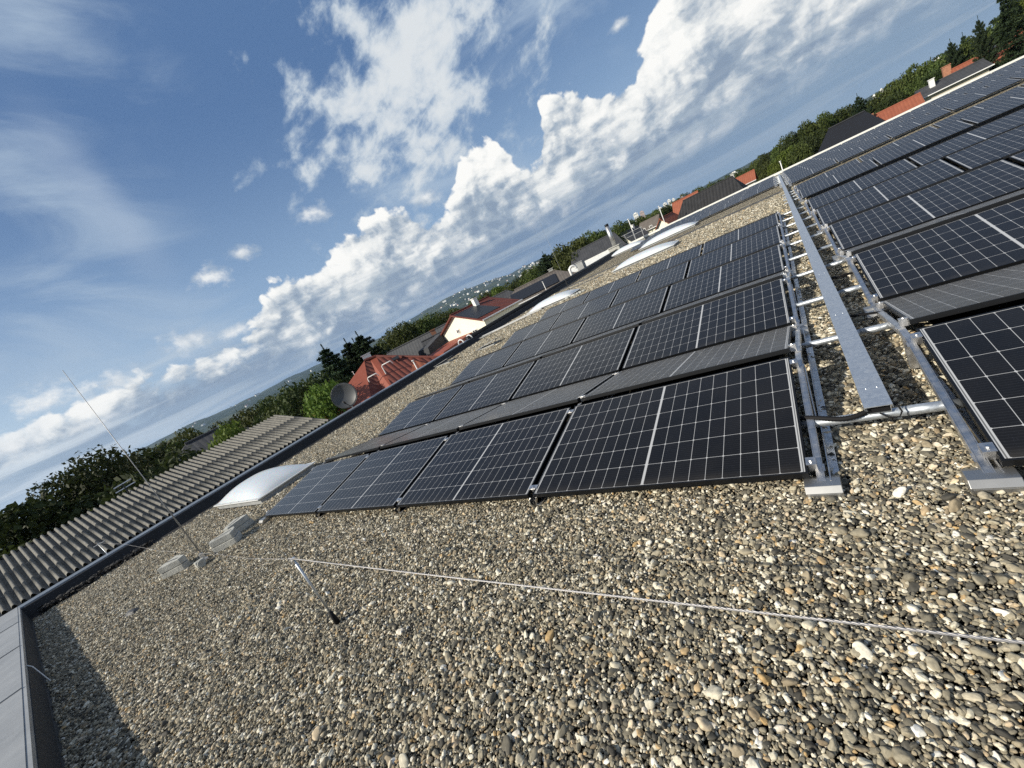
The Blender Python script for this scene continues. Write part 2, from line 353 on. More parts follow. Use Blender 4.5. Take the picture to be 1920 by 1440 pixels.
def f_ground(T, b, co):
    g = T.new('ShaderNodeNewGeometry').outputs['Position']
    n = T.noise(g, .02, 6., .6); f = T.noise(g, .25, 5., .65)
    c = T.mix(T.ss(n, .42, .58), c4((.035, .060, .018)), c4((.10, .115, .05)))
    c = T.mix(T.ss(f, .45, .6, 0., .5), c, c4((.02, .035, .01)))
    T.l.new(c, b.inputs['Base Color'])
mat('ground_green', rough=.95, spec=.1, fn=f_ground)
def f_hill(T, b, co):
    g = T.new('ShaderNodeNewGeometry').outputs['Position']
    n = T.noise(g, .0016, 7., .62); f = T.noise(g, .012, 5., .7)
    c = T.mix(T.ss(n, .44, .60), c4((.020, .036, .016)), c4((.075, .088, .04)))
    c = T.mix(T.ss(f, .45, .6, 0., .5), c, c4((.012, .022, .010)))
    T.l.new(c, b.inputs['Base Color'])
mat('hill_forest', rough=.95, spec=.1, fn=f_hill)
mat('asphalt', (.05, .05, .05), .9, var=.2)

# ------------------------------------------------------------------ mesh helpers
class MB:
    def __init__(s): s.v = []; s.f = []; s.uv = None
    def add(s, vs, fs):
        o = len(s.v); s.v += [tuple(v) for v in vs]; s.f += [tuple(i+o for i in f) for f in fs]; return s
    def box(s, x0, y0, z0, x1, y1, z1, M=None):
        vs = [Vector((x, y, z)) for z in (z0, z1) for y in (y0, y1) for x in (x0, x1)]
        if M is not None: vs = [M @ v for v in vs]
        return s.add(vs, [(0, 2, 3, 1), (4, 5, 7, 6), (0, 1, 5, 4), (2, 6, 7, 3), (0, 4, 6, 2), (1, 3, 7, 5)])
    def tube(s, pts, rad, n=10, cap=True):
        pts = [Vector(p) for p in pts]; rs = rad if isinstance(rad, (list, tuple)) else [rad]*len(pts)
        rings = []; t0 = (pts[1]-pts[0]).normalized(); a = t0.orthogonal().normalized()
        for i, p in enumerate(pts):
            t = (pts[min(i+1, len(pts)-1)]-pts[max(i-1, 0)]).normalized()
            a = (a - t*a.dot(t)).normalized(); b = t.cross(a)
            rings.append([p+(a*math.cos(2*math.pi*k/n)+b*math.sin(2*math.pi*k/n))*rs[i] for k in range(n)])
        vs = [v for r in rings for v in r]; fs = []
        for i in range(len(pts)-1):
            for k in range(n):
                fs.append((i*n+k, i*n+(k+1) % n, (i+1)*n+(k+1) % n, (i+1)*n+k))
        if cap: fs += [tuple(range(n))[::-1], tuple(range((len(pts)-1)*n, len(pts)*n))]
        return s.add(vs, fs)
    def prism(s, poly, x0, x1, axis='x', M=None):
        """extrude a 2D polygon along an axis; poly is (y,z) for x, (x,z) for y, (x,y) for z"""
        n = len(poly)
        def pt(a, b, t): return Vector({'x': (t, a, b), 'y': (a, t, b), 'z': (a, b, t)}[axis])
        vs = [pt(a, b, x0) for a, b in poly]+[pt(a, b, x1) for a, b in poly]
        if M is not None: vs = [M @ v for v in vs]
        return s.add(vs, [tuple(range(n))[::-1], tuple(range(n, 2*n))]+[(i, (i+1) % n, n+(i+1) % n, n+i) for i in range(n)])
    def build(s, name, m, parent=None, smooth=False, bevel=0.):
        me = bpy.data.meshes.new(name); me.from_pydata(s.v, [], s.f); me.validate()
        if s.uv is not None:
            ul = me.uv_layers.new(name='uv'); 
            for poly in me.polygons:
                for li, vi in zip(poly.loop_indices, poly.vertices): ul.data[li].uv = s.uv(me.vertices[vi].co, poly)
        if m: me.materials.append(MATS[m] if isinstance(m, str) else m)
        o = bpy.data.objects.new(name, me); COL.objects.link(o)
        if parent is not None: o.parent = parent
        import bmesh
        bm = bmesh.new(); bm.from_mesh(me); bmesh.ops.recalc_face_normals(bm, faces=bm.faces); bm.to_mesh(me); bm.free()
        if smooth:
            for p in me.polygons: p.use_smooth = True
        if bevel:
            md = o.modifiers.new('bevel', 'BEVEL'); md.width = bevel; md.segments = 2; md.limit_method = 'ANGLE'
        return o
def tag(o, label=None, cat=None, group=None, kind=None):
    if label: o['label'] = label
    if cat: o['category'] = cat
    if group: o['group'] = group
    if kind: o['kind'] = kind
    return o
def empty(name, loc=(0, 0, 0), rz=0., **k):
    o = bpy.data.objects.new(name, None); COL.objects.link(o); o.location = loc; o.rotation_euler = (0, 0, rz); o.empty_display_size = .2
    return tag(o, **k)
def copy_tree(o, parent=None):
    c = o.copy(); COL.objects.link(c)
    if parent is not None:
        c.parent = parent; c.matrix_parent_inverse = o.matrix_parent_inverse.copy()
    for ch in list(o.children): copy_tree(ch, c)
    return c
ORD = ['first', 'second', 'third', 'fourth', 'fifth', 'sixth', 'seventh', 'eighth', 'ninth', 'tenth', 'eleventh', 'twelfth', 'thirteenth', 'fourteenth', 'fifteenth', 'sixteenth', 'seventeenth', 'eighteenth']

# ------------------------------------------------------------------ ground and hills
GZ = -7.0
HILL = [(-180, 60), (-130, 90), (-100, 95), (-89, 60), (-84, 125), (-80, 190), (-76, 205), (-71, 190), (-63, 205), (-56, 180), (-51, 165), (-47, 210), (-42, 240), (-38, 225), (-32, 165), (-28, 160), (-22, 120), (-15, 70), (-8, 60), (0, 70), (10, 110), (20, 140), (60, 120), (120, 80), (180, 60)]
def hill_h(az):
    xs = [a for a, _ in HILL]; ys = [h for _, h in HILL]
    return np.interp(az, xs, ys)
def polar(name, r0, r1, nr, na, hf, m):
    rs = np.exp(np.linspace(math.log(r0), math.log(r1), nr)); az = np.linspace(-180, 180, na, endpoint=False)
    A, Rr = np.meshgrid(az, rs)
    X = Rr*np.sin(np.radians(A)); Y = Rr*np.cos(np.radians(A)); Z = hf(A, Rr)
    v = np.stack([X, Y, Z], -1).reshape(-1, 3).tolist(); f = []
    for i in range(nr-1):
        for k in range(na):
            k2 = (k+1) % na; f.append((i*na+k, i*na+k2, (i+1)*na+k2, (i+1)*na+k))
    mb = MB(); mb.v = v; mb.f = f
    o = mb.build(name, m, smooth=True); tag(o, kind='structure'); return o
def rough(A, Rr):
    return np.sin(A*.9+Rr*.0011)*np.cos(A*.37-Rr*.0007)+.5*np.sin(A*2.3+Rr*.003)
def gz(A, Rr):
    return GZ - 12*np.clip((Rr-150)/900, 0, 1)
polar('ground', 1., 1600., 40, 180, gz, 'ground_green')
def hz(A, Rr):
    t = np.clip((Rr-1400)/(6200-1400), 0, 1); t = t*t*(3-2*t)
    return (GZ-22) + (hill_h(A)*1.2+16)*t + rough(A, Rr)*9*t
polar('hills', 1400., 9000., 26, 540, hz, 'hill_forest')

# ------------------------------------------------------------------ the roof we stand on
XL, YN, YF, XR = -13.2, -2.69, 42.0, 26.0
PH = .30
bld = empty('flat_roof_building', (0, 0, 0)); tag(bld, 'flat gravel roof building under the solar panels with dark edge parapets', 'building')
MB().box(XL-.15, YN-.4, GZ, XR, YF+.2, -.25).build('facade', 'render_plaster', bld)
MB().box(XL, YN, -.249, XR-.01, YF, -.028).build('roof_deck', 'gravel_bed', bld)
# left parapet: membrane upstand with a fillet, then coping strip
MB().prism([(XL, -.24), (XL+.78, -.005), (XL+.50, .05), (XL+.36, .26), (XL, .26)], YN+.02, YF-.01, 'y').build('membrane_upstand', 'bitumen_membrane', bld)
MB().prism([(XL-.06, .20), (XL-.06, .302), (XL+.27, .290), (XL+.27, .24), (XL+.25, .24), (XL+.25, .262), (XL-.04, .262), (XL-.04, .20)], YN-.49, 12.9, 'y').build('coping_strip', 'coping_edge', bld)
# black round-edged coping on the farther stretch
mb = MB(); mb.tube([(XL+.05, 12.92, .30), (XL+.05, 41.9, .30)], .14, 16); mb.build('round_coping', 'black_pipe', bld, smooth=True)
for y in (12.4, 13.1):
    mb = MB(); mb.tube([(XL+.05+.17*math.cos(a), y, .30+.17*math.sin(a)) for a in np.linspace(0, math.pi, 12)], .03, 6); mb.box(XL+.19, y-.03, .0, XL+.25, y+.03, .30); mb.build('coping_bracket', 'white_paint', bld)
# near parapet: membrane wall below a broad zinc coping laid in sheets
MB().prism([(YN+.07, -.01), (YN+.05, .02), (YN+.035, .25), (YN, .25), (YN, -.24)], XL+.3, XR-.02, 'x').build('membrane_wall', 'bitumen_membrane', bld)
x = XL-.06
while x < 8:
    w = 2.35
    mb = MB(); mb.box(x, YN-.72, .285, x+w-.006, YN, .302); mb.box(x, YN+.001, .235, x+w-.006, YN+.028, .296)
    mb.box(x+w-.035, YN-.72, .3025, x+w-.004, YN, .312)
    mb.build('coping_sheet', 'zinc_coping', bld); x += w
for xx in (-7.3,):
    mb = MB(); mb.tube([(xx, YN+.03, .262), (xx+.1, YN+.06, .235), (xx+.35, YN+.10, .04)], .005, 6); mb.build('coping_tie', 'white_paint', bld)
# far parapet with its white coping
MB().box(XL+.8, YF-.16, -.24, XR, YF-.02, .179).build('far_upstand', 'curb_grey', bld)
MB().box(XL+.3, YF-.22, .18, XR+.02, YF+.12, .35).build('far_coping', 'white_coping', bld)
MB().box(XL-.7, YN-.72, GZ, XL-.16, YF, -.5).build('side_wall', 'render_plaster', bld)

# ------------------------------------------------------------------ gravel (countless): instanced pebbles on a point cloud mesh
def gravel():
    P = []
    def field(x0, x1, y0, y1, sp, size, skip=None):
        nx, ny = int((x1-x0)/sp), int((y1-y0)/(sp*.87))
        gx, gy = np.meshgrid(np.arange(nx), np.arange(ny)); gx = gx.ravel()*sp+x0+(gy.ravel() % 2)*sp*.5; gy = gy.ravel()*sp*.87+y0
        gx = gx+rng.normal(0, sp*.27, gx.size); gy = gy+rng.normal(0, sp*.27, gy.size)
        s = size*np.exp(rng.normal(-.10, .33, gx.size)); s = np.clip(s, size*.45, size*2.1)
        k = (gx > XL+.62) & (gy > YN+.06)
        if skip is not None: k &= ~skip(gx, gy)
        k &= ~((gx > -11.7) & (gx < -8.95) & (gy > .5) & (gy < 1.8))
        gx, gy, s = gx[k], gy[k], s[k]
        z = rng.normal(.0, .0046, gx.size)-.002+ .005*np.sin(gx*2.1+1)*np.cos(gy*1.7)+.007*np.sin(gx*9.3+2.1*np.sin(gy*5.1))*np.sin(gy*11.7+1.7*np.sin(gx*4.3))+.004*np.sin(gx*23+gy*7)*np.sin(gy*19-gx*9)
        P.append(np.stack([gx, gy, z, s], 1))
    def under(x, y): return ((x > -7.1) & (x < -.12) & (y > .22) & (y < 11.0)) | ((x > .85) & (y > .22))
    field(-3.6, 2.4, YN, .25, .0118, .0065)
    field(-8.2, -3.6, YN, .25, .0138, .0075)
    field(-13.2, -8.2, YN, .25, .0170, .0096)
    field(-5.0, 2.4, YN, .25, .032, .0112)                      # scattered larger stones
    field(-13.2, -5.0, YN, .25, .060, .0115)
    field(-13.2, -7.1, .25, 9.0, .0200, .0120)
    field(-.12, .85, .25, 12.5, .0160, .0100)
    field(-13.2, -7.1, 9.0, 16.0, .030, .0170)
    field(-13.2, .85, 11.0, 22.0, .036, .0195, under)
    P = np.concatenate(P)
    n = len(P); print('pebbles', n)
    me = bpy.data.meshes.new('gravel'); me.vertices.add(n); me.vertices.foreach_set('co', P[:, :3].astype(np.float32).ravel())
    a = me.attributes.new('size', 'FLOAT', 'POINT'); a.data.foreach_set('value', P[:, 3].astype(np.float32))
    a = me.attributes.new('rot', 'FLOAT_VECTOR', 'POINT')
    rot = np.stack([rng.normal(0, .48, n), rng.normal(0, .48, n), rng.uniform(0, 6.28, n)], 1).astype(np.float32); a.data.foreach_set('vector', rot.ravel())
    a = me.attributes.new('shape', 'FLOAT_VECTOR', 'POINT')
    sh = np.stack([rng.uniform(1.0, 1.7, n), rng.uniform(.75, 1.05, n), rng.uniform(.5, .85, n)], 1).astype(np.float32); a.data.foreach_set('vector', sh.ravel())
    o = bpy.data.objects.new('gravel', me); COL.objects.link(o); tag(o, kind='stuff')
    me.materials.append(MATS['pebble_stone'])
    ng = bpy.data.node_groups.new('gravel_scatter', 'GeometryNodeTree')
    ng.interface.new_socket('Geometry', in_out='INPUT', socket_type='NodeSocketGeometry'); ng.interface.new_socket('Geometry', in_out='OUTPUT', socket_type='NodeSocketGeometry')
    N = ng.nodes; L = ng.links
    gi = N.new('NodeGroupInput'); go = N.new('NodeGroupOutput')
    pts = N.new('GeometryNodeMeshToPoints'); L.new(gi.outputs[0], pts.inputs[0]); pts.inputs['Radius'].default_value = .001
    g2i = N.new('GeometryNodeGeometryToInstance')
    for k in range(6):
        ico = N.new('GeometryNodeMeshIcoSphere'); ico.inputs['Radius'].default_value = 1.; ico.inputs['Subdivisions'].default_value = 3
        sp = N.new('GeometryNodeSetPosition'); L.new(ico.outputs[0], sp.inputs[0])
        nz = N.new('ShaderNodeTexNoise'); nz.inputs['Scale'].default_value = .85; nz.inputs['Detail'].default_value = 1.6
        pos = N.new('GeometryNodeInputPosition'); ad = N.new('ShaderNodeVectorMath'); ad.operation = 'ADD'; ad.inputs[1].default_value = (k*7.3, k*3.1, -k*5.7)
        L.new(pos.outputs[0], ad.inputs[0]); L.new(ad.outputs[0], nz.inputs['Vector'])
        sb = N.new('ShaderNodeVectorMath'); sb.operation = 'SUBTRACT'; sb.inputs[1].default_value = (.5, .5, .5); L.new(nz.outputs['Color'], sb.inputs[0])
        mu = N.new('ShaderNodeVectorMath'); mu.operation = 'SCALE'; mu.inputs['Scale'].default_value = 1.15; L.new(sb.outputs[0], mu.inputs[0])
        L.new(mu.outputs[0], sp.inputs['Offset'])
        ssm = N.new('GeometryNodeSetShadeSmooth'); L.new(sp.outputs[0], ssm.inputs[0])
        sm = N.new('GeometryNodeSetMaterial'); sm.inputs['Material'].default_value = MATS['pebble_stone']; L.new(ssm.outputs[0], sm.inputs[0])
        L.new(sm.outputs[0], g2i.inputs[0])
    iop = N.new('GeometryNodeInstanceOnPoints'); iop.inputs['Pick Instance'].default_value = True
    L.new(pts.outputs[0], iop.inputs['Points']); L.new(g2i.outputs[0], iop.inputs['Instance'])
    def attr(nm, t):
        x = N.new('GeometryNodeInputNamedAttribute'); x.data_type = t; x.inputs[0].default_value = nm; return x.outputs[0]
    L.new(attr('rot', 'FLOAT_VECTOR'), iop.inputs['Rotation'])
    sc = N.new('ShaderNodeVectorMath'); sc.operation = 'SCALE'; L.new(attr('shape', 'FLOAT_VECTOR'), sc.inputs[0]); L.new(attr('size', 'FLOAT'), sc.inputs['Scale'])
    L.new(sc.outputs[0], iop.inputs['Scale'])
    L.new(iop.outputs[0], go.inputs[0])
    md = o.modifiers.new('scatter', 'NODES'); md.node_group = ng
gravel()

# ------------------------------------------------------------------ solar panels
PL, PW, TILT, LZ, STEP, PER = 1.790, 1.134, 0.1778, .10, 1.8404, 2.4826
CT, ST = math.cos(TILT), math.sin(TILT)
BACKY = 2.405
def make_panel():
    root = empty('solar_module', (0, 0, 0))
    h, w = PL/2, .011
    f = MB(); t = .033
    f.box(-h, 0, -t, h, w, 0.); f.box(-h, PW-w, -t, h, PW, 0.); f.box(-h, w, -t, -h+w, PW-w, 0.); f.box(h-w, w, -t, h, PW-w, 0.)
    f.build('panel_frame', 'black_anodised', root)
    g = MB(); g.box(-h+w, w, -.008, h-w, PW-w, -.0022); g.build('cell_glass', 'solar_cells', root)
    j = MB(); j.box(-.05, .5, -.03, .05, .56, -.0085); j.build('junction_box', 'black_rubber', root)
    return root
proto = make_panel(); first = [True]
def panel(xc, y0, z0, back, label, group):
    o = proto if first[0] else copy_tree(proto); first[0] = False
    if back: o.location = (xc, y0+BACKY, z0); o.rotation_euler = (TILT, 0, math.pi)
    else: o.location = (xc, y0, z0); o.rotation_euler = (TILT, 0, 0)
    o.location.x += random.uniform(-.002, .002); o.rotation_euler.x += random.uniform(-.002, .002)
    tag(o, label, 'solar panel', group)
def L_x(k): return -PL/2-STEP*k                  # left of the cable tray
X0R = .655
def R_x(k): return X0R+PL/2+STEP*k
left_rows = [(PER*r, 4, True) for r in range(5)]+[(28.6+PER*r, 5, False) for r in range(5)]
right_rows = [(PER*r-.02, n, True) for r, n in enumerate((2, 3, 4, 5, 6))]+[(14.13, 7, False), (14.13+PER, 8, False)]+[(23.54+PER*r, n, False) for r, n in enumerate((10, 11, 11, 12, 12, 12, 12))]
for r, (y, n, back) in enumerate(left_rows):
    for k in range(n):
        panel(L_x(k), y, LZ, False, f'panel sloping to the camera, {ORD[r]} row, {ORD[k]} from cable tray on the skylight side', 'solar panels on the skylight side')
        if back: panel(L_x(k), y, LZ, True, f'greyish panel sloping away behind {ORD[r]} row, {ORD[k]} from cable tray, skylight side', 'solar panels on the skylight side')
for r, (y, n, back) in enumerate(right_rows):
    for k in range(n):
        panel(R_x(k), y, LZ, False, f'panel sloping to the camera, {ORD[r]} row, {ORD[k]} from cable tray away from skylights', 'solar panels away from the skylights')
        if back: panel(R_x(k), y, LZ, True, f'greyish panel sloping away behind {ORD[r]} row, {ORD[k]} from tray, away from skylights', 'solar panels away from the skylights')

# ------------------------------------------------------------------ mounting frames
RIDGE = PW*CT
def make_mount(side, end=True):
    """side=+1: the beam stands on the +x side of the origin, -1 on the other; 0: under a joint"""
    root = empty('mounting_stand', (0, 0, 0))
    s = side if side else 0; x0 = .045*s
    # wide hollow foot pads
    for nm, y in (('foot_pad', -.03 if s else .05), ('foot_pad', 2.32)):
        m_ = MB(); m_.prism([(y-.055, .004), (y+.075, .004), (y+.075, .042), (y+.035, .060), (y-.03, .060), (y-.055, .034)], x0-(.075 if s else .04), x0+(.075 if s else .04)); m_.box(x0-(.068 if s else .035), y-.052, .018, x0+(.068 if s else .035), y-.056, .030); m_.build(nm, 'brushed_pad', root, bevel=.003)
    # base rail on the gravel
    m_ = MB(); m_.prism([(x0+.035, .014), (x0+.075, .014), (x0+.075, .018), (x0+.040, .018), (x0+.040, .062), (x0+.035, .062)], -.02, 2.30, 'y'); m_.build('base_rail', 'aluminium', root)
    # sloping beams under both panels
    def beam(ya, za, yb, zb):
        d = Vector((0, yb-ya, zb-za)); L = d.length; a = math.atan2(zb-za, yb-ya)
        M = Matrix.Translation((x0, ya, za)) @ Matrix.Rotation(a, 4, 'X')
        q = MB(); q.box(-.017, 0, -.022, .017, L, -.018, M); q.box(-.017, 0, -.0179, -.013, L, .022, M); q.box(.013, 0, -.0179, .017, L, .022, M); q.box(-.012, 0, .018, .012, L, .0215, M)
        q.build('sloping_beam', 'aluminium' if s else 'black_anodised', root)  # joint beams blackened to stand for the shade in the panel gaps
    zb = LZ-.062
    beam(-.02, zb, RIDGE+.01, zb+PW*ST); beam(BACKY-RIDGE-.02, zb+PW*ST, BACKY+.01, zb)
    m_ = MB(); m_.box(x0-.02, RIDGE+.04, .02, x0+.02, RIDGE+.08, zb+PW*ST-.005); m_.box(x0-.017, RIDGE+.011, zb+PW*ST-.02, x0+.017, BACKY-RIDGE-.021, zb+PW*ST+.018); m_.build('ridge_post', 'aluminium', root)
    m_ = MB(); m_.tube([(x0+.02, .55, .03), (x0+.02, RIDGE-.03, zb+PW*ST-.04)], .006, 6); m_.build('brace', 'aluminium', root)
    for t in (.07, .93):
        for bk in (0, 1):
            yy = t*PW*CT; zz = LZ+t*PW*ST
            if bk: yy = BACKY-yy
            a = TILT if not bk else -TILT
            M = Matrix.Translation((0, yy, zz)) @ Matrix.Rotation(a, 4, 'X')
            q = MB()
            if s:
                q.box(-.004*s, -.028, .0015, .040*s, .028, .005, M); q.box(.036*s, -.028, -.048, .040*s, .028, .0014, M); q.box(.0365*s, -.026, -.052, .068*s, .026, -.0485, M); q.box(.002*s, -.024, -.046, .0355*s, -.020, .0012, M)
            else:
                q.box(-.040, -.02, .0015, .040, .02, .0045, M); q.box(-.02, -.024, -.048, .02, .024, .0012, M)
            c = q.build('clamp', 'aluminium', root)
            q = MB(); q.tube([M @ Vector((.018*s, 0, .0052)), M @ Vector((.018*s, 0, .013))], .008, 6); q.build('bolt', 'bolt_steel', c)
    return root
mounts = {s: make_mount(s) for s in (1, -1, 0)}; used = set()
def mount(s, x, y, label, group='mounting frames under the solar panels'):
    o = mounts[s] if s not in used else copy_tree(mounts[s]); used.add(s)
    o.location = (x, y, 0); tag(o, label, 'mounting stand', group)
for r in range(5):
    y = PER*r
    mount(1, 0, y, f'aluminium frame on the tray-side end of the {ORD[r]} panel row, skylight side')
    mount(-1, X0R, y-.02, f'aluminium frame on the tray-side end of the {ORD[r]} panel row, away from skylights')
    if r == 0:
        for k in range(1, 4): mount(0, -STEP*k+(STEP-PL)/2, y, f'aluminium frame under the {ORD[k-1]} joint of the nearest row, skylight side')
        mount(-1, -STEP*4+(STEP-PL)-.0, y, 'aluminium frame at the skylight end of the nearest panel row')
for r, y in enumerate([14.13, 14.13+PER]+[23.54+PER*i for i in range(7)]):
    mount(-1, X0R, y, f'aluminium frame on the tray-side end of the {ORD[r+5]} panel row, away from skylights')
for r in range(5): mount(1, 0, 28.6+PER*r, f'aluminium frame on the tray-side end of the {ORD[r+5]} panel row, skylight side')

# ------------------------------------------------------------------ tubes between the arrays, cable tray
ty = []
for r in range(5): ty += [.46+PER*r, 1.74+PER*r]
for i, y in enumerate([14.6, 15.9, 17.1, 18.3]+[24+1.24*k for k in range(13)]): ty.append(y)
for i, y in enumerate(ty):
    m_ = MB(); x0, x1 = -.10, .86
    if i >= 10: x0 = -.02 if y > 28 else .20
    m_.tube([(x0, y, .115), (x1, y, .115)], .024, 14); o = m_.build('cross_tube', 'galvanised_steel', None, smooth=True)
    for p in o.data.polygons:
        if len(p.vertices) > 4: p.use_smooth = False
    tag(o, f'galvanised tube crossing under the cable tray, {ORD[i] if i < 18 else str(i+1)+"th"} from the camera', 'tube', 'galvanised tubes under the cable tray')
    q = MB()
    if i < 4: q.tube([(.43, y, .115), (.66, y, .115)], .0265, 14); s_ = q.build('sleeve', 'galvanised_steel', o, smooth=True)
tray = empty('cable_tray', (.352, .4, 0)); tag(tray, 'long galvanised cable tray with flat lid running between the two panel fields', 'cable tray')
segs = [(0., 3.0), (3.004, 6.0), (6.004, 12.0), (12.03, 24.), (24.03, 41.2)]
for a, b in segs:
    m_ = MB(); m_.box(-.058, a, .196, .058, b, .200); m_.box(-.058, a, .180, -.0555, b, .1959); m_.box(.0555, a, .180, .058, b, .1959); m_.build('tray_lid', 'galvanised_steel', tray)
    m_ = MB(); m_.box(-.05, a+.03, .14, .05, b, .1425); m_.box(-.05, a+.03, .1426, -.0475, b, .194); m_.box(.0475, a+.03, .1426, .05, b, .194); m_.build('tray_channel', 'galvanised_steel', tray)
for y in (.22, 1.65, 3.2, 5.6):
    for x in (-.02, .028):
        m_ = MB(); m_.tube([(x, y, .200), (x, y, .2035)], .0042, 8); m_.build('lid_screw', 'bolt_steel', tray)
m_ = MB(); m_.box(-.045, .035, .144, .045, .30, .19); m_.build('cable_bundle', 'black_rubber', tray)
m_ = MB(); m_.tube([(.052, .04, .19), (.075, .02, .18), (.085, .0, .15), (.07, -.01, .125), (.03, .0, .125), (.0, .03, .14)], .004, 6); m_.build('cable_tie', 'black_rubber', tray)
# conduits
m_ = MB(); ptsc = []
for t in np.linspace(0, 1, 60):
    P0, P1, P2, P3 = [Vector(v) for v in ((-.12, .50, .13), (.10, .52, .175), (.16, .36, .10), (.335, .46, .165))]
    ptsc.append(P0*(1-t)**3+P1*3*t*(1-t)**2+P2*3*t*t*(1-t)+P3*t**3)
m_.tube(ptsc, [.0155 if i % 2 else .0135 for i in range(60)], 12); o = m_.build('cable_conduit', 'black_rubber', None, smooth=True)
tag(o, 'black ribbed conduit curving from the nearest panel row into the open tray end', 'conduit')
for i, (y, y2) in enumerate([(2.95, 3.05), (3.5, 3.62), (5.4, 5.5), (2.1, 2.12)]):
    m_ = MB(); m_.tube([(.40, y, .14), (.5, y+.02, .12), (.62, y2, .10), (.75, y2+.02, .10)], .010, 8)
    if i == 1: m_.tube([(.40, y+.03, .14), (.5, y+.05, .12), (.62, y2+.03, .10), (.75, y2+.05, .10)], .010, 8)
    o = m_.build('black_cable', 'black_rubber', None, smooth=True)
    tag(o, ['black cable leaving the tray towards the frame at the second panel row', 'pair of black cables leaving the tray by the third tube pair', 'black cable leaving the tray beside the third panel row', 'thin black cable leaving the tray at the second panel row front'][i], 'cable', 'black cables leaving the tray')
# optimiser box behind the first frame of the right field
for i, (x, y) in enumerate([(-.09, .75), (.74, 3.25)]):
    m_ = MB(); m_.box(x-.015, y-.10, .07, x+.015, y+.12, .15); o = m_.build('inverter_box', 'curb_grey', None, bevel=.005)
    tag(o, ['grey flat electronics box under the nearest skylight side panel', 'grey flat electronics box under the second row away from skylights', 'grey flat electronics box under the nearest panel away from skylights'][i], 'electronics box', 'electronics boxes under the panel ends')

# ------------------------------------------------------------------ lightning wire and its posts
def twisted(name, a, b, r, label, sag=0., turns_per_m=22, cat='wire'):
    a, b = Vector(a), Vector(b); L = (b-a).length; n = int(L*turns_per_m*5)+2
    d = (b-a).normalized(); u = d.orthogonal().normalized(); v = d.cross(u); mb = MB()
    for ph in range(3):
        pts = []
        for i in range(n):
            t = i/(n-1); w = 2*math.pi*(turns_per_m*L*t+ph/3)
            pts.append(a+(b-a)*t+Vector((0, 0, -sag*4*t*(1-t)))+(u*math.cos(w)+v*math.sin(w))*r*.55)
        mb.tube(pts, r*.52, 5)
    o = mb.build(name, 'wire_metal', None, smooth=True); tag(o, label, cat, 'lightning protection wires'); return o
ZW = .60
twisted('lightning_wire', (-2.98, -1.243, ZW+.008), (1.9, -1.31, ZW+.004), .0034, 'twisted bright wire strung from the leaning wire post towards the camera side', .006)
def wire(pts, r, label):
    mb = MB(); mb.tube(pts, r, 6); o = mb.build('lightning_wire', 'wire_metal', None, smooth=True); tag(o, label, 'wire', 'lightning protection wires')
wire([(-2.98, -1.243, ZW), (-4.4, -1.12, .42), (-6.0, -.98, .28), (-7.6, -.87, .14)], .0013, 'thin wire between the middle wire post and the concrete blocks')
wire([(-7.6, -.87, .14), (-9.3, -1.0, .26), (-11.2, -1.12, .48), (-13.3, -1.24, ZW)], .0014, 'thin wire between the concrete blocks and the parapet post')
def post(x, y, h, lean, label, flag=False):
    root = empty('wire_post', (x, y, 0)); tag(root, label, 'post', 'posts carrying the lightning wire')
    m_ = MB(); m_.tube([(0, 0, -.01), (0, 0, .055), (lean*.1, 0, .12)], [.020, .018, .013], 12); m_.build('foot', 'black_rubber', root, smooth=True)
    m_ = MB(); m_.tube([(lean*.1, 0, .12), (lean, 0, h)], .0085, 10); m_.build('rod', 'galvanised_steel', root, smooth=True)
    m_ = MB(); m_.box(lean-.02, -.012, h-.004, lean+.02, .012, h+.008); m_.box(lean-.006, -.02, h-.03, lean+.006, .02, h-.0041); m_.build('clip', 'aluminium', root)
    if flag: 
        m_ = MB(); m_.box(lean+.02, -.09, h-.02, lean+.14, .11, h-.012); m_.build('bracket_plate', 'zinc_coping', root)
post(-2.92, -1.24, ZW, 0., 'thin rod with black foot holding the twisted wire on open gravel')
post(-12.85, -1.27, ZW, -.38, 'short rod with flat bracket beside the corner parapet', True)
# first air-terminal rod with three concrete weights
def airrod(name, x, y, h, lean, label, r0=.012):
    m_ = MB(); m_.tube([(x, y, .05), (x+lean*.5, y, h*.35), (x+lean*.5, y, h*.36), (x+lean, y, h)], [r0*.85, r0*.75, r0*.45, r0*.26], 8)
    o = m_.build(name, 'rod_metal', None, smooth=True); tag(o, label, 'lightning rod', 'tall lightning rods')
airrod('lightning_rod', -7.65, -.85, 3.25, 0., 'tall thin lightning rod standing between three concrete weights')
airrod('lightning_rod', -10.05, 19.0, 4.0, 0., 'tall thin lightning rod beyond the second skylight, beside the black parapet')
m_ = MB(); m_.tube([(-7.64, -.86, .0), (-7.64, -.86, .12)], .03, 12); m_.box(-7.70, -.885, .02, -7.48, -.835, .045); o = m_.build('rod_socket', 'aluminium', None); tag(o, 'metal socket at the foot of the near lightning rod', 'rod socket')
m_ = MB(); m_.box(-7.46, -1.02, .002, -7.36, -.90, .10); m_.tube([(-7.36, -.96, .05), (-7.33, -.96, .05)], .055, 14); o = m_.build('weight_block', 'concrete', None, bevel=.01); tag(o, 'small pale block with black rubber cap beside the near rod foot', 'concrete block')
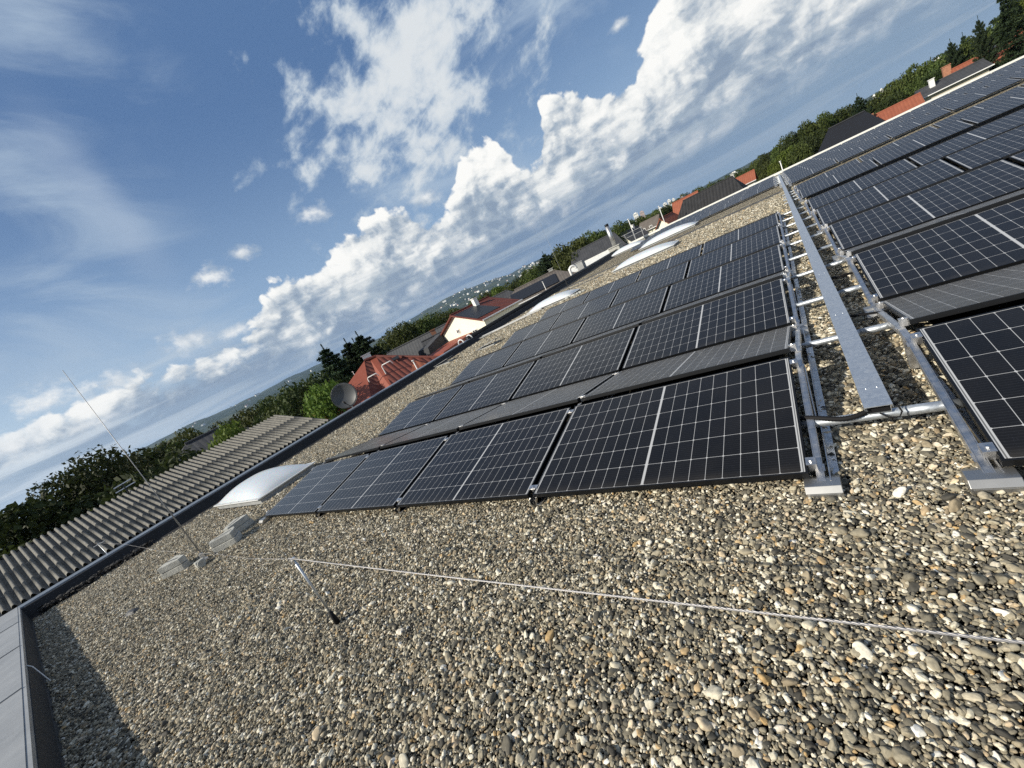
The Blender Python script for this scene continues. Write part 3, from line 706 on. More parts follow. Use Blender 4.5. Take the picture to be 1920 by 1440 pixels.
def wedge(cx, cy, rot, label):
    root = empty('concrete_weight', (cx, cy, 0), rot); tag(root, label, 'concrete weight', 'concrete weights round the lightning rod')
    for lv, (z0, z1, sc) in enumerate(((0.0, .095, .80), (.098, .195, .74))):
        pts = []
        for t in np.linspace(-1, 1, 9): pts.append((.05+.34*sc*math.cos(t*.55)-.04, .27*sc*math.sin(t*.95)*1.0))
        pts = [(-.14*sc, .07*sc), (-.14*sc, -.07*sc)]+pts
        m_ = MB(); m_.prism(pts, z0+.002, z1, 'z', Matrix.Rotation(.05*lv, 4, 'Z')); m_.build('weight_slab', 'concrete', root, bevel=.008)
        m_ = MB(); m_.prism([(-.02, z1+.0005), (.30*sc, z1+.0005), (.30*sc, z1+.003), (-.02, z1+.003)], -.012, .012, 'y', Matrix.Rotation(.05*lv, 4, 'Z')); m_.build('slot', 'slate_stone', root)
for (cx, cy, rt, lb) in [(-8.05, -1.05, math.radians(200), 'stacked concrete weight nearest the corner, apart from the other two'), (-7.55, -.62, math.radians(60), 'stacked concrete weight in the middle of the three by the rod'), (-7.85, -.32, math.radians(115), 'stacked concrete weight farthest behind, partly hidden by another')]:
    wedge(cx, cy, rt, lb)

# ------------------------------------------------------------------ things lying on the roof
def rock(name, x, y, z, sx, sy, sz, m, label, cat, seed=1, grp=None):
    import bmesh
    bm = bmesh.new(); bmesh.ops.create_icosphere(bm, subdivisions=3, radius=1.)
    rs = random.Random(seed); ph = [rs.uniform(0, 6) for _ in range(6)]
    for v in bm.verts:
        k = 1+.16*math.sin(3*v.co.x+ph[0])*math.cos(2.5*v.co.y+ph[1])+.12*math.sin(5*v.co.z+ph[2]+2*v.co.x)
        v.co = Vector((v.co.x*sx*k, v.co.y*sy*k, v.co.z*sz*k))
    me = bpy.data.meshes.new(name); bm.to_mesh(me); bm.free(); me.materials.append(MATS[m])
    for p in me.polygons: p.use_smooth = True
    o = bpy.data.objects.new(name, me); COL.objects.link(o); o.location = (x, y, z); o.rotation_euler = (0, 0, rs.uniform(0, 6)); tag(o, label, cat, grp); return o
rock('dark_stone', -7.55, -1.78, .018, .13, .055, .03, 'slate_stone', 'dark flat stone lying alone on the pale gravel', 'stone', 3)
m_ = MB()
for i in range(520):
    t = random.random(); y = -2.5+1.9*t; x = -12.62+random.gauss(0, .09); s = random.uniform(.02, .07); a = random.uniform(0, 6.3); tl = random.gauss(0, .6)
    M = Matrix.Translation((x, y, .03+random.random()*.09)) @ Matrix.Rotation(a, 4, 'Z') @ Matrix.Rotation(tl, 4, 'X')
    m_.add([M @ Vector(v) for v in ((-s, 0, 0), (0, -s*.5, .004), (s, 0, 0), (0, s*.5, .006), (0, 0, .012))], [(0, 1, 4), (1, 2, 4), (2, 3, 4), (3, 0, 4), (0, 3, 2, 1)])
o = m_.build('leaf_debris', 'debris_dark', None); tag(o, kind='stuff')
# low vent plates beside the left field
for i, (x, y, w, h) in enumerate([(-12.35, 9.85, 1.2, .32), (-9.6, 9.85, .85, .42)]):
    root = empty('roof_vent', (x, y, 0), .0); tag(root, ['low grey roof vent plate close to the parapet', 'low grey roof vent plate between parapet and panels'][i], 'roof vent', 'low roof vents')
    m_ = MB(); m_.box(-w/2, -h/2, 0, w/2, h/2, .05); m_.build('vent_base', 'curb_grey', root)
    M = Matrix.Rotation(R(-7), 4, 'Y'); m_ = MB(); m_.box(-w/2-.03, -h/2-.03, .11, w/2+.03, h/2+.03, .125, M); m_.build('vent_lid', 'zinc_coping', root)
# white duct on the gravel
m_ = MB()
a_, b_ = Vector((-13.1, 13.35, .05)), Vector((-9.9, 15.1, .05)); d = (b_-a_); ang = math.atan2(d.y, d.x)
M = Matrix.Translation(a_) @ Matrix.Rotation(ang, 4, 'Z'); m_.box(0, -.05, 0, d.length, .05, .07, M); o = m_.build('cable_duct', 'white_paint', None); tag(o, 'pale straight cable duct lying on gravel from the parapet to a skylight', 'cable duct')
m_ = MB(); m_.box(.2, -.30, 0, 1.0, -.22, .06, M); o = m_.build('duct_support', 'concrete', None); tag(o, 'short concrete bar lying beside the pale cable duct', 'concrete bar')
# expansion joint ridges, coloured dark to stand in for their shadow line
m_ = MB(); m_.prism([(22.5, -.01), (22.55, .05), (22.60, .05), (22.65, -.01)], -12.4, .18); o = m_.build('expansion_joint', 'slate_stone', None); tag(o, 'low raised joint crossing the gravel in front of the far panel rows', 'roof joint')
m_ = MB(); m_.prism([(19.7, -.01), (19.75, .06), (19.8, .06), (19.85, -.01)], -12.4, -8.2); o = m_.build('expansion_joint', 'slate_stone', None); tag(o, 'short raised joint in the gravel beside the far lightning rod', 'roof joint')
for i in range(7):
    x = -8.35+i*.13; rock('edge_stone', x, 14.9+random.uniform(-.1, .3), .05, .10, .08, .07, 'concrete', 'pale stones heaped at the right end of the second skylight', 'stone', 20+i, 'pale stones at the second skylight')
# skylights
def skylight(x0, x1, y0, y1, hgt, label, side=0.):
    cx, cy = (x0+x1)/2, (y0+y1)/2; a, b = (x1-x0)/2, (y1-y0)/2
    root = empty('skylight', (cx, cy, 0)); tag(root, label, 'skylight', 'domed skylights')
    m_ = MB(); m_.box(-a, -b, -.01, a, b, .095); m_.build('curb', 'curb_grey', root)
    m_ = MB(); m_.box(-a-.05, -b-.05, .0955, a+.05, b+.05, .120); m_.build('dome_rim', 'dome_frame', root, bevel=.006)
    n, mm = 36, 20; vs = []; fs = []
    for j in range(mm+1):
        for i in range(n+1):
            u = -1+2*i/n; v = -1+2*j/mm
            z = .121+hgt*((1-abs(u)**2.4)**.72)*((1-abs(v)**2.6)**.62)
            vs.append((u*(a-.01), v*(b-.01), z))
    for j in range(mm):
        for i in range(n): k = j*(n+1)+i; fs.append((k, k+1, k+n+2, k+n+1))
    m_ = MB(); m_.add(vs, fs); m_.build('dome', 'dome_acrylic', root, smooth=True)
    for i in range(6):
        for s in (-1, 1):
            q = MB(); xx = -a+.1+(2*a-.2)*i/5; q.tube([(xx, s*(b+.02), .120), (xx, s*(b+.02), .128)], .012, 6); q.build('rim_screw', 'bolt_steel', root)
skylight(-11.72, -8.96, .56, 1.78, .25, 'white domed skylight nearest the camera, beside the corrugated roof')
skylight(-10.8, -8.25, 15.2, 16.4, .24, 'white domed skylight beside the black parapet with pale stones at its end')
skylight(-7.0, -4.0, 17.9, 19.3, .24, 'white domed skylight on open gravel behind the near panel rows')
skylight(-7.9, -4.3, 26.6, 28.0, .30, 'white domed skylight touching the far dark panel rows')
skylight(-12.9, -9.9, 35.0, 36.4, .32, 'white domed skylight at the far corner below the steel chimney')
# far corner: steel flue on its masonry base
ch = empty('flue_chimney', (-13.35, 38.7, 0)); tag(ch, 'round stainless steel flue on a stone base at the far roof corner', 'chimney')
m_ = MB(); m_.box(-.55, -.55, -.5, .55, .55, .72); m_.build('masonry_base', 'concrete', ch, bevel=.03)
m_ = MB(); m_.box(-.62, -.62, .7205, .62, .62, .80); m_.build('cap_slab', 'concrete', ch)
m_ = MB(); m_.tube([(0, 0, .80), (0, 0, 2.75)], .21, 20); m_.build('flue_pipe', 'aluminium', ch, smooth=True)
m_ = MB(); m_.tube([(0, 0, 2.75), (0, 0, 2.98)], .19, 20); m_.build('flue_cap', 'black_pipe', ch, smooth=True)
# gooseneck vent and grey box on the outside of the parapet
g = empty('gooseneck_vent', (-13.55, 27.6, 0)); tag(g, 'white hooked vent pipe rising behind the black parapet', 'vent pipe')
pts = [(0, 0, -.4), (0, 0, .75)]+[(.0+.22-.22*math.cos(t), .15-.15*math.cos(t), .75+.26*math.sin(t)) for t in np.linspace(.2, math.pi*1.05, 12)]
m_ = MB(); m_.tube(pts, .10, 14); m_.build('pipe', 'white_paint', g, smooth=True)
g = empty('vent_box', (-13.75, 30.4, 0)); tag(g, 'grey ventilation box standing behind the black parapet', 'vent box')
m_ = MB(); m_.box(-.3, -.28, -.4, .3, .28, 1.02); m_.build('housing', 'curb_grey', g, bevel=.02); m_ = MB(); m_.box(-.34, -.32, 1.021, .34, .32, 1.06); m_.build('lid', 'zinc_coping', g)
# satellite dish
D = empty('satellite_dish', (-13.75, 6.1, .78)); tag(D, 'large dark grey satellite dish mounted outside the parapet before the red roof', 'satellite dish')
look = Vector((.66, -.74, .14)).normalized(); q = look.to_track_quat('Z', 'Y'); D.rotation_mode = 'QUATERNION'; D.rotation_quaternion = q
vs = [(0, 0, 0)]; fs = []; NR, NA, DR = 8, 36, .47
for j in range(1, NR+1):
    r = DR*j/NR
    for i in range(NA): t = 2*math.pi*i/NA; vs.append((r*math.cos(t), r*math.sin(t), .11*(r/DR)**2))
for i in range(NA): fs.append((0, 1+i, 1+(i+1) % NA))
for j in range(NR-1):
    for i in range(NA): a = 1+j*NA; fs.append((a+i, a+NA+i, a+NA+(i+1) % NA, a+(i+1) % NA))
m_ = MB(); m_.add(vs, fs); o = m_.build('reflector', 'dish_grey', D, smooth=True); sd = o.modifiers.new('solid', 'SOLIDIFY'); sd.thickness = .006
m_ = MB(); m_.tube([(DR*math.cos(2*math.pi*i/36), DR*math.sin(2*math.pi*i/36), .112) for i in range(37)], .008, 6, False); m_.build('rim', 'dish_grey', D, smooth=True)
iq = q.inverted(); dn = iq @ Vector((0, 0, -1))
base_v = dn*.44+Vector((0, 0, .08)); 
m_ = MB(); m_.tube([base_v, dn*.30+Vector((0, 0, .42))], .012, 8); m_.build('feed_arm', 'dish_dark', D, smooth=True)
m_ = MB(); m_.tube([dn*.30+Vector((0, 0, .40)), dn*.22+Vector((0, 0, .52))], [.03, .035], 10); m_.build('receiver', 'dish_dark', D, smooth=True)
m_ = MB(); m_.tube([Vector((0, 0, -.05)), Vector((0, 0, -.05))+dn*.3, Vector((0, 0, -.05))+dn*1.2], .025, 8); m_.build('mast', 'galvanised_steel', D, smooth=True)

# ------------------------------------------------------------------ neighbour's corrugated roof
def corrugated():
    root = empty('corrugated_roof_building', (-13.5, 0, 0)); tag(root, 'neighbouring building with grey corrugated fibre cement roof against the parapet', 'building')
    y0, y1 = -9.0, 5.0; pitch = .140; z_e, z_r, xr = .27, 1.20, -3.5
    ny = int((y1-y0)/pitch)*14; nxs = 14
    xs = []; 
    for k in range(4):                       # sheets overlap: each course ends in a small step
        xa = -.05+k*(xr/4+.0); xb = -.05+(k+1)*(xr/4); xs.append((xa, k, .0)); xs.append((xb-.001, k, .0))
    vs = []; fs = []
    ys = np.linspace(y0, y1, ny+1)
    cols = []
    ph = (ys/pitch) % 1.0; u = np.abs(ph-.5)/.5                     # 0 at the crown of a roll, 1 in the pan
    prof = np.where(u < .60, .082*np.sqrt(np.clip(1-(u/.62)**2, 0, 1)), 0.)
    for k in range(3):
        xa = xr/3*k-.05+ (.25 if k else 0); xb = xr/3*(k+1)-.05+(.25 if k < 2 else 0)
        for (xx, dz, g) in ((xa, .016, 1.03), (xa-.035, .016, 1.03), (xa-.04, .0, 1.), (xb, .0, 1.)):
            zz = z_e+(z_r-z_e)*(-xx/3.5)+dz*.22
            cols.append([(xx, y, zz+p*g-.02) for y, p in zip(ys, prof)])
    for c in cols: vs += c
    n = ny+1
    for j in range(len(cols)-1):
        for i in range(ny): fs.append((j*n+i, j*n+i+1, (j+1)*n+i+1, (j+1)*n+i))
    m_ = MB(); m_.add(vs, fs); m_.build('corrugated_sheeting', 'fibre_cement', root, smooth=True)
    # ridge capping and far slope
    m_ = MB(); m_.prism([(xr-.10, z_r-.05), (xr, z_r+.02), (xr+.04, z_r-.0), (xr+.04, z_r-.03), (xr, z_r-.01), (xr-.10, z_r-.08)], y0, y1+.02, 'y'); m_.build('ridge_capping', 'bitumen_membrane', root)
    m_ = MB(); m_.prism([(xr-3.4, z_e-.1), (xr-.03, z_r-.06), (xr-.03, z_r-.09), (xr-3.4, z_e-.13)], y0, y1, 'y'); m_.build('far_slope', 'fibre_cement', root)
    m_ = MB(); m_.prism([(xr-3.2, GZ), (xr-3.2, z_e-.16), (xr, z_r-.13), (-.2, z_e-.12), (-.2, GZ)], y0+.1, y1-.1, 'y'); m_.build('wall', 'render_plaster', root)
    m_ = MB(); m_.prism([(xr-.05, z_r-.03), (.0, z_e-.05), (.0, z_e+.03), (xr-.05, z_r+.05)], y1-.001, y1+.03, 'y'); m_.build('verge_board', 'fibre_cement', root)
corrugated()
# aerial and stub on the corrugated ridge
g = empty('roof_aerial', (-16.9, .15, 1.2)); tag(g, 'small aerial with short crossbars on the corrugated roof ridge', 'aerial')
m_ = MB(); m_.tube([(0, 0, 0), (0, 0, .32)], .02, 8); m_.build('mast', 'dish_dark', g)
m_ = MB(); m_.tube([(-.1, -.22, .16), (.1, .25, .20)], .018, 6); m_.tube([(-.1, -.2, .30), (.1, .22, .34)], .018, 6); m_.build('crossbar', 'aluminium', g)

# ------------------------------------------------------------------ houses
def roof_uv(ax):
    def f(co, poly):
        n = poly.normal
        if abs(n.x) > abs(n.y): return (co.y, math.hypot(co.z, co.x))
        return (co.x, math.hypot(co.z, co.y))
    return f
def house(name, x, y, rz, w, d, ze, zr, wall, roof, label, hip=0., over=.35, chim=None, wins=(), group='houses around the flat roof', gutter=True, cat='house', ridge_side=0.):
    """w along local x (ridge direction), d across; ze eaves, zr ridge (absolute heights)"""
    root = empty(name, (x, y, 0), rz); tag(root, label, cat, group)
    a, b = w/2, d/2
    gab = [] 
    m_ = MB()
    if hip: m_.box(-a, -b, GZ, a, b, ze)
    else: m_.prism([(-b, GZ), (b, GZ), (b, ze), (0, zr-.08), (-b, ze)], -a, a, 'x')
    m_.build('wall', wall, root)
    A, B = a+over, b+over; sl = (zr-ze)/b; zo = ze-sl*over; t = .12
    m_ = MB()
    hp = hip*B if hip else 0.
    r0, r1 = (-A+hp, A-hp)
    top = [(-A, -B, zo), (A, -B, zo), (A, B, zo), (-A, B, zo), (r0, 0, zr), (r1, 0, zr)]
    bot = [(p[0], p[1], p[2]-t) for p in top[:4]]+[(r0, 0, zr-t), (r1, 0, zr-t)]
    m_.add(top+bot, [(0, 1, 5, 4), (2, 3, 4, 5), (1, 2, 5), (3, 0, 4), (0, 6, 7, 1), (1, 7, 8, 2), (2, 8, 9, 3), (3, 9, 6, 0), (6, 10, 11, 7), (8, 11, 10, 9), (7, 11, 8), (9, 10, 6)] if hip else
           [(0, 1, 5, 4), (2, 3, 4, 5), (0, 6, 7, 1), (2, 8, 9, 3), (6, 10, 11, 7), (8, 11, 10, 9), (1, 7, 11, 5), (5, 11, 8, 2), (3, 9, 10, 4), (4, 10, 6, 0)])
    m_.uv = roof_uv(0); rf = m_.build('roof', roof, root)
    m_ = MB(); m_.tube([(r0, 0, zr+.02), (r1, 0, zr+.02)], .09, 8); m_.build('ridge_cap', roof, rf)
    if chim:
        for (cx, cy, cw, chh, cm) in chim:
            z0 = zr-abs(cy)*sl-.4
            m_ = MB(); m_.box(cx-cw/2, cy-cw/2, z0, cx+cw/2, cy+cw/2, z0+chh+.4); m_.box(cx-cw/2-.05, cy-cw/2-.05, z0+chh+.401, cx+cw/2+.05, cy+cw/2+.05, z0+chh+.48); m_.build('chimney', cm, rf)
    if gutter:
        for s in (-1, 1):
            m_ = MB(); m_.tube([(-A, s*(B+.05), zo-.04), (A, s*(B+.05), zo-.04)], .06, 8); m_.build('gutter', 'white_paint', root)
    for (side, u, z, ww, hh) in wins:
        # side: 'f' -y, 'b' +y, 'l' -x, 'r' +x
        fr = MB(); gl = MB()
        def bx(mb, u0, u1, z0, z1, d0, d1):
            if side == 'f': mb.box(u0, -b-d1, z0, u1, -b-d0, z1)
            elif side == 'b': mb.box(u0, b+d0, z0, u1, b+d1, z1)
            elif side == 'l': mb.box(-a-d1, u0, z0, -a-d0, u1, z1)
            else: mb.box(a+d0, u0, z0, a+d1, u1, z1)
        bx(fr, u-ww/2, u+ww/2, z-hh/2, z-hh/2+.07, .003, .05); bx(fr, u-ww/2, u+ww/2, z+hh/2-.07, z+hh/2, .003, .05)
        bx(fr, u-ww/2, u-ww/2+.07, z-hh/2+.07, z+hh/2-.07, .003, .05); bx(fr, u+ww/2-.07, u+ww/2, z-hh/2+.07, z+hh/2-.07, .003, .05); bx(fr, u-.03, u+.03, z-hh/2+.07, z+hh/2-.07, .003, .045)
        f_ = fr.build('window', 'white_paint', root); bx(gl, u-ww/2+.07, u+ww/2-.07, z-hh/2+.07, z+hh/2-.07, .004, .02); gl.build('pane', 'window_glass', f_)
    return root, rf
def pole(x, y, z0, z1, label, head=None, r=.03, m='white_paint', bend=False, name='vent_pole', cat='pole'):
    root = empty(name, (x, y, z0)); tag(root, label, cat, None); h = z1-z0
    m_ = MB(); pts = [(0, 0, 0), (0, 0, h)]
    if bend: pts += [(.05, .03, h+.06), (.45, .35, h+.08), (.5, .4, h-.12)]
    m_.tube(pts, r, 8); m_.build('pole', m, root, smooth=True)
    if head == 'cap': m_ = MB(); cs = max(r*2.6, .05); m_.tube([(0, 0, h), (0, 0, h+cs*.9)], [cs*.7, cs], 12); m_.build('cap', m, root, smooth=True)
    return root

# red pyramid-like house beyond the dish
def red_house():
    """hipped house whose camera side is folded: left-facing flanks coloured brighter as sunlit, tiled right-facing ones darker as shaded"""
    root = empty('red_tiled_house', (-20.9, 13.0, 0), R(54.5)); tag(root, 'red tiled hipped house just beyond the satellite dish', 'house', 'houses around the flat roof')
    # local x = lateral to the right, local y = away from the flat roof
    def face(nm, pts, m, uv=True, parent=None, t=.10):
        q = MB(); n = len(pts); lo = [(p[0], p[1], p[2]-t) for p in pts]
        q.add(list(pts)+lo, [tuple(range(n)), tuple(range(2*n-1, n-1, -1))]+[(i, n+i, n+(i+1) % n, (i+1) % n) for i in range(n)])
        c = sum((Vector(p) for p in pts), Vector())/n; nr = (Vector(pts[1])-Vector(pts[0])).cross(Vector(pts[2])-Vector(pts[0])).normalized()
        e1 = Vector((0, 0, 1)).cross(nr).normalized(); e2 = nr.cross(e1)
        q.uv = lambda co, poly: (co.dot(e1), co.dot(e2))
        return q.build(nm, m, parent or root)
    A0, B0, C0 = (-.38, 0, 1.60), (-.05, .0, 1.50), (.34, 0, 1.52)
    A1, B1, C1 = (-1.15, -4.1, -.75), (-.38, -4.1, -1.2), (.22, -4.1, -.75)
    Lf, Rf, Lb, Rb = (-5.2, -3.4, -1.0), (5.0, -3.4, -1.0), (-5.2, 4.0, -1.0), (5.0, 4.0, -1.0)
    face('roof_flank', (A0, Lb, Lf), 'red_roof_bright'); face('roof_flank', (A0, Lf, A1), 'red_roof_bright')
    face('roof', (A0, A1, B1, B0), 'red_tile'); face('roof_flank', (B0, B1, C1, C0), 'red_roof_bright')
    main = face('roof', (C0, C1, Rf), 'red_tile'); face('roof', (C0, Rf, Rb), 'red_tile'); face('roof', (A0, C0, Rb, Lb), 'red_tile')
    q = MB(); q.tube([C0, Rf], .09, 8); q.build('ridge_cap', 'red_tile', main)
    q = MB(); q.tube([A0, C0], .10, 8); q.build('ridge_cap', 'red_tile', main)
    # small hipped dormer and roof window on the right-hand face
    q = MB(); q.add([(2.0, -1.9, .42), (1.35, -2.95, -.35), (2.9, -2.95, -.42), (2.1, -.9, .40), (3.1, -1.6, -.35)], [(0, 1, 2), (0, 2, 4), (0, 4, 3), (0, 3, 1), (1, 3, 4, 2)])
    q.uv = lambda co, poly: (co.x, co.z*1.6); q.build('dormer', 'orange_tile', root)
    q = MB(); q.box(-.2, -.16, 0, .2, .16, .05, Matrix.Translation((1.25, -1.15, .90)) @ Matrix.Rotation(R(30), 4, 'X')); f_ = q.build('roof_window', 'dish_dark', root)
    q = MB(); q.box(-.40, .10, 1.1, .12, .45, 1.88); q.box(-.46, .05, 1.881, .18, .5, 1.93); q.build('chimney', 'white_paint', main)
    q = MB(); q.box(-4.6, -3.0, GZ, 4.4, 3.5, -1.15); q.build('wall', 'cream_wall', root)
    q = MB(); q.tube([(-5.25, -3.45, -1.08), (-1.1, -4.2, -.9)], .06, 8); q.build('gutter', 'white_paint', root)
red_house()
pole(-19.7, 11.3, -2.2, .62, 'white bent pipe in front of the red house roof, nearer the dish', bend=True, name='roof_pipe', cat='pipe')
pole(-19.1, 12.1, -2.2, .88, 'tall white bent pipe in front of the red roof', bend=True, name='roof_pipe', cat='pipe')
pole(-17.6, 13.0, -2.2, .38, 'white capped vent pole before the dark red roof side', head='cap', name='vent_pole')
pole(-21.7, 12.0, -1., 1.30, 'thin aerial pole with tiny head beside the conifers', head='cap', r=.015)
house('grey_roof_house', -32.0, 27.6, R(44), 11., 7.5, -1.0, 1.25, 'white_wall', 'grey_tile', 'long grey roofed house between the red and yellow houses', chim=[(1.5, -1.4, .5, .9, 'brick_wall')], wins=[('f', -2., -2.2, 1.1, 1.1), ('f', 2., -2.2, 1.1, 1.1)], hip=.5)
house('dark_roof_house', -28.3, 27.2, R(44), 4.0, 6., -1.2, .75, 'white_wall', 'dark_tile', 'small dark roofed house tucked before the yellow house', wins=[('f', 0., -2.2, .9, 1.)])
r1, rf1 = house('yellow_house', -23.86, 27.4, R(74.3), 4.2, 7.6, .42, 1.78, 'cream_wall', 'red_tile', 'pale yellow gabled house with solar panels on its red roof', over=.30, chim=[(.3, -.55, .42, .62, 'white_paint')],
      wins=[('l', .45, .22, .55, .42), ('l', -2.0, -.45, .8, .6), ('f', -1.2, -.65, .8, .9), ('f', .2, -.65, .8, .9), ('f', 1.5, -.65, .8, .9)])
sl = math.atan2(1.24, 3.6)
M = Matrix.Translation((0, -3.9, .42-.30*math.tan(sl))) @ Matrix.Rotation(sl, 4, 'X')
m_ = MB(); m_.box(-2.3, .55, .05, .35, 4.0, .11, M); m_.build('roof_solar_panels', 'pv_roof', rf1)
m_ = MB(); m_.prism([(-5.6, -4.2), (-5.6, -.62), (-2.2, -.28), (-2.2, -4.2)], -1.6, 2.4, 'y'); m_.build('porch_roof', 'red_roof_bright', r1)
m_ = MB(); m_.prism([(-4.2, -4.2), (-4.2, .1), (-2.13, .75), (-2.13, -4.2)], 3.2, 5.6, 'y'); m_.build('side_wing', 'dark_tile', r1)
r3, rf3 = house('brown_roof_house', -22.2, 37.2, R(28), 8.6, 6.6, -.05, 1.2, 'white_wall', 'brown_tile', 'white walled house with brown roof behind the black parapet', hip=.6, chim=[(2, .5, .5, .5, 'concrete')], wins=[('f', -1.5, -1.2, 1., 1.)])
M = Matrix.Translation((0, -3.65, -.05-.35*1.25/3.3)) @ Matrix.Rotation(math.atan2(1.25, 3.3), 4, 'X')
m_ = MB(); m_.box(-3.0, .5, .05, 2.2, 2.9, .11, M); m_.build('roof_solar_panels', 'pv_roof', rf3)
pole(-19.2, 33.2, -2., .75, 'white capped vent pole before the brown roofed house', head='cap')
house('dark_hip_house', -27.6, 37.0, R(30), 7., 6., .0, 1.55, 'white_wall', 'dark_tile', 'dark hipped roof directly behind the yellow house', hip=.7)
r2, _ = house('dark_eaves_house', -28.2, 5.6, R(82), 6.4, 6.5, .2, 1.85, 'brick_wall', 'dark_tile', 'dark roofed house half hidden behind the corrugated roof', hip=.75, chim=None)
house('tree_house_villa', -52.9, 26.7, R(50), 5., 6., .2, 1.6, 'cream_wall', 'orange_tile', 'small orange roofed villa between the trees beyond the dish', hip=.3, wins=[('f', 0., .0, 1.6, .8)])
house('low_orange_house', -24.2, 9.6, R(30), 4.5, 5., -1.6, -.05, 'white_wall', 'orange_tile', 'low orange roof corner below the satellite dish', hip=.7)
# beyond the far parapet
house('black_roof_house', -8.3, 71.5, R(-3), 9.6, 6.4, -1.0, 1.80, 'cream_wall', 'black_sheet_roof', 'long black sheet roofed house beyond the far panel rows', over=.4, hip=.45, chim=[(3.6, .3, .4, .6, 'concrete')])
house('orange_roof_house', -12.3, 77., R(-3), 3.6, 5., -.4, 2.2, 'cream_wall', 'orange_tile', 'orange roofed house just behind the long black roof')
house('white_gable_house', -14.3, 69., R(80), 5.0, 2.6, -.4, .95, 'cream_wall', 'orange_tile', 'narrow cream gable beside the end of the black roof')
house('small_orange_house', -4.2, 90., R(-3), 2.6, 4., -.2, 1.2, 'cream_wall', 'orange_tile', 'small orange roof right of the long black roof', wins=())
r4, rf4 = house('solar_roof_house', 8.2, 69.5, R(-8), 6.8, 6.5, -.9, 1.70, 'grey_tile', 'pv_roof', 'house with dark solar covered hipped roof beyond the far parapet', hip=.55)
house('red_roof_bungalow', 12.7, 71.5, R(-6), 4.0, 4.4, -.45, .72, 'white_wall', 'orange_tile', 'red roofed bungalow with white wall beyond the far parapet', chim=[(-2., -.5, .4, .5, 'brick_wall')])
house('beige_wall_house', 18.2, 75., R(-2), 5.0, 5., .15, 1.0, 'beige_wall', 'dark_tile', 'beige walled house with low dark roof right of the red bungalow', chim=[(-1.5, -.8, .45, .8, 'white_paint')])
house('orange_villa', 22.6, 79., R(-4), 5.6, 5., .0, 1.5, 'white_wall', 'orange_tile', 'orange roofed villa near the upper right edge of the roof', chim=[(-3.4, .2, .7, .8, 'brick_wall'), (.4, .2, .5, .5, 'white_paint')])
house('pointed_roof_house', 26.0, 92., R(20), 4.4, 5., .6, 2.2, 'beige_wall', 'brown_tile', 'pointed brown roof with cream gable behind the orange villa')
house('orange_long_house', 30., 84., R(-6), 7.5, 6., .2, 2.1, 'cream_wall', 'orange_tile', 'long orange roof behind the far end of the parapet')
house('small_white_house', -19.6, 66.5, R(68), 4.0, 3.6, -.5, 1.45, 'cream_wall', 'grey_tile', 'small cream gable right of the steel chimney', chim=[(1.2, .0, .35, .5, 'white_paint')])
house('charcoal_roof_house', -19.6, 50.0, R(20), 6.5, 6., .3, 2.05, 'white_wall', 'dark_tile', 'charcoal roof rising behind the chimney base', hip=.2)
house('white_flat_annex', -18.0, 43.6, R(25), 5.0, 3., .15, .5, 'white_wall', 'white_coping', 'low white annex behind the black parapet and grey box', gutter=False)
house('cream_villa', -19.9, 82., R(-10), 3.4, 4., .2, 1.6, 'cream_wall', 'brown_tile', 'small cream villa beyond the dark railing', wins=[('f', -.7, .1, .6, .8), ('f', .7, .1, .6, .8)])
pole(-18.4, 64., -3, 2.9, 'tall pale street lamp pole in front of the distant towers', head='cap', r=.06, name='street_lamp', cat='street lamp')
pole(-14.2, 66., -3, 2.6, 'second tall lamp pole nearer the black roof', head='cap', r=.05, name='street_lamp', cat='street lamp')
pole(.9, 62., -3, .75, 'thin lamp pole between the black roof and the solar covered roof', head='cap', r=.05, name='street_lamp', cat='street lamp')
pole(-14.6, 43.0, -.4, 2.65, 'thin short rod beyond the steel chimney', r=.012, name='lightning_rod', cat='lightning rod')
# railing behind the far-left end
g = empty('roof_railing', (-15.9, 50.5, 0), R(-8)); tag(g, 'dark metal railing beyond the left end of the white parapet', 'railing')
for i in range(5): m_ = MB(); m_.box(-2.+i*1.1, -.03, -1.5, -1.94+i*1.1, .03, 1.25); m_.build('railing_post', 'zinc_coping', g)
for z in (.75, 1.2): m_ = MB(); m_.box(-2.2, -.02, z, 2.6, .02, z+.04); m_.build('railing_bar', 'zinc_coping', g)

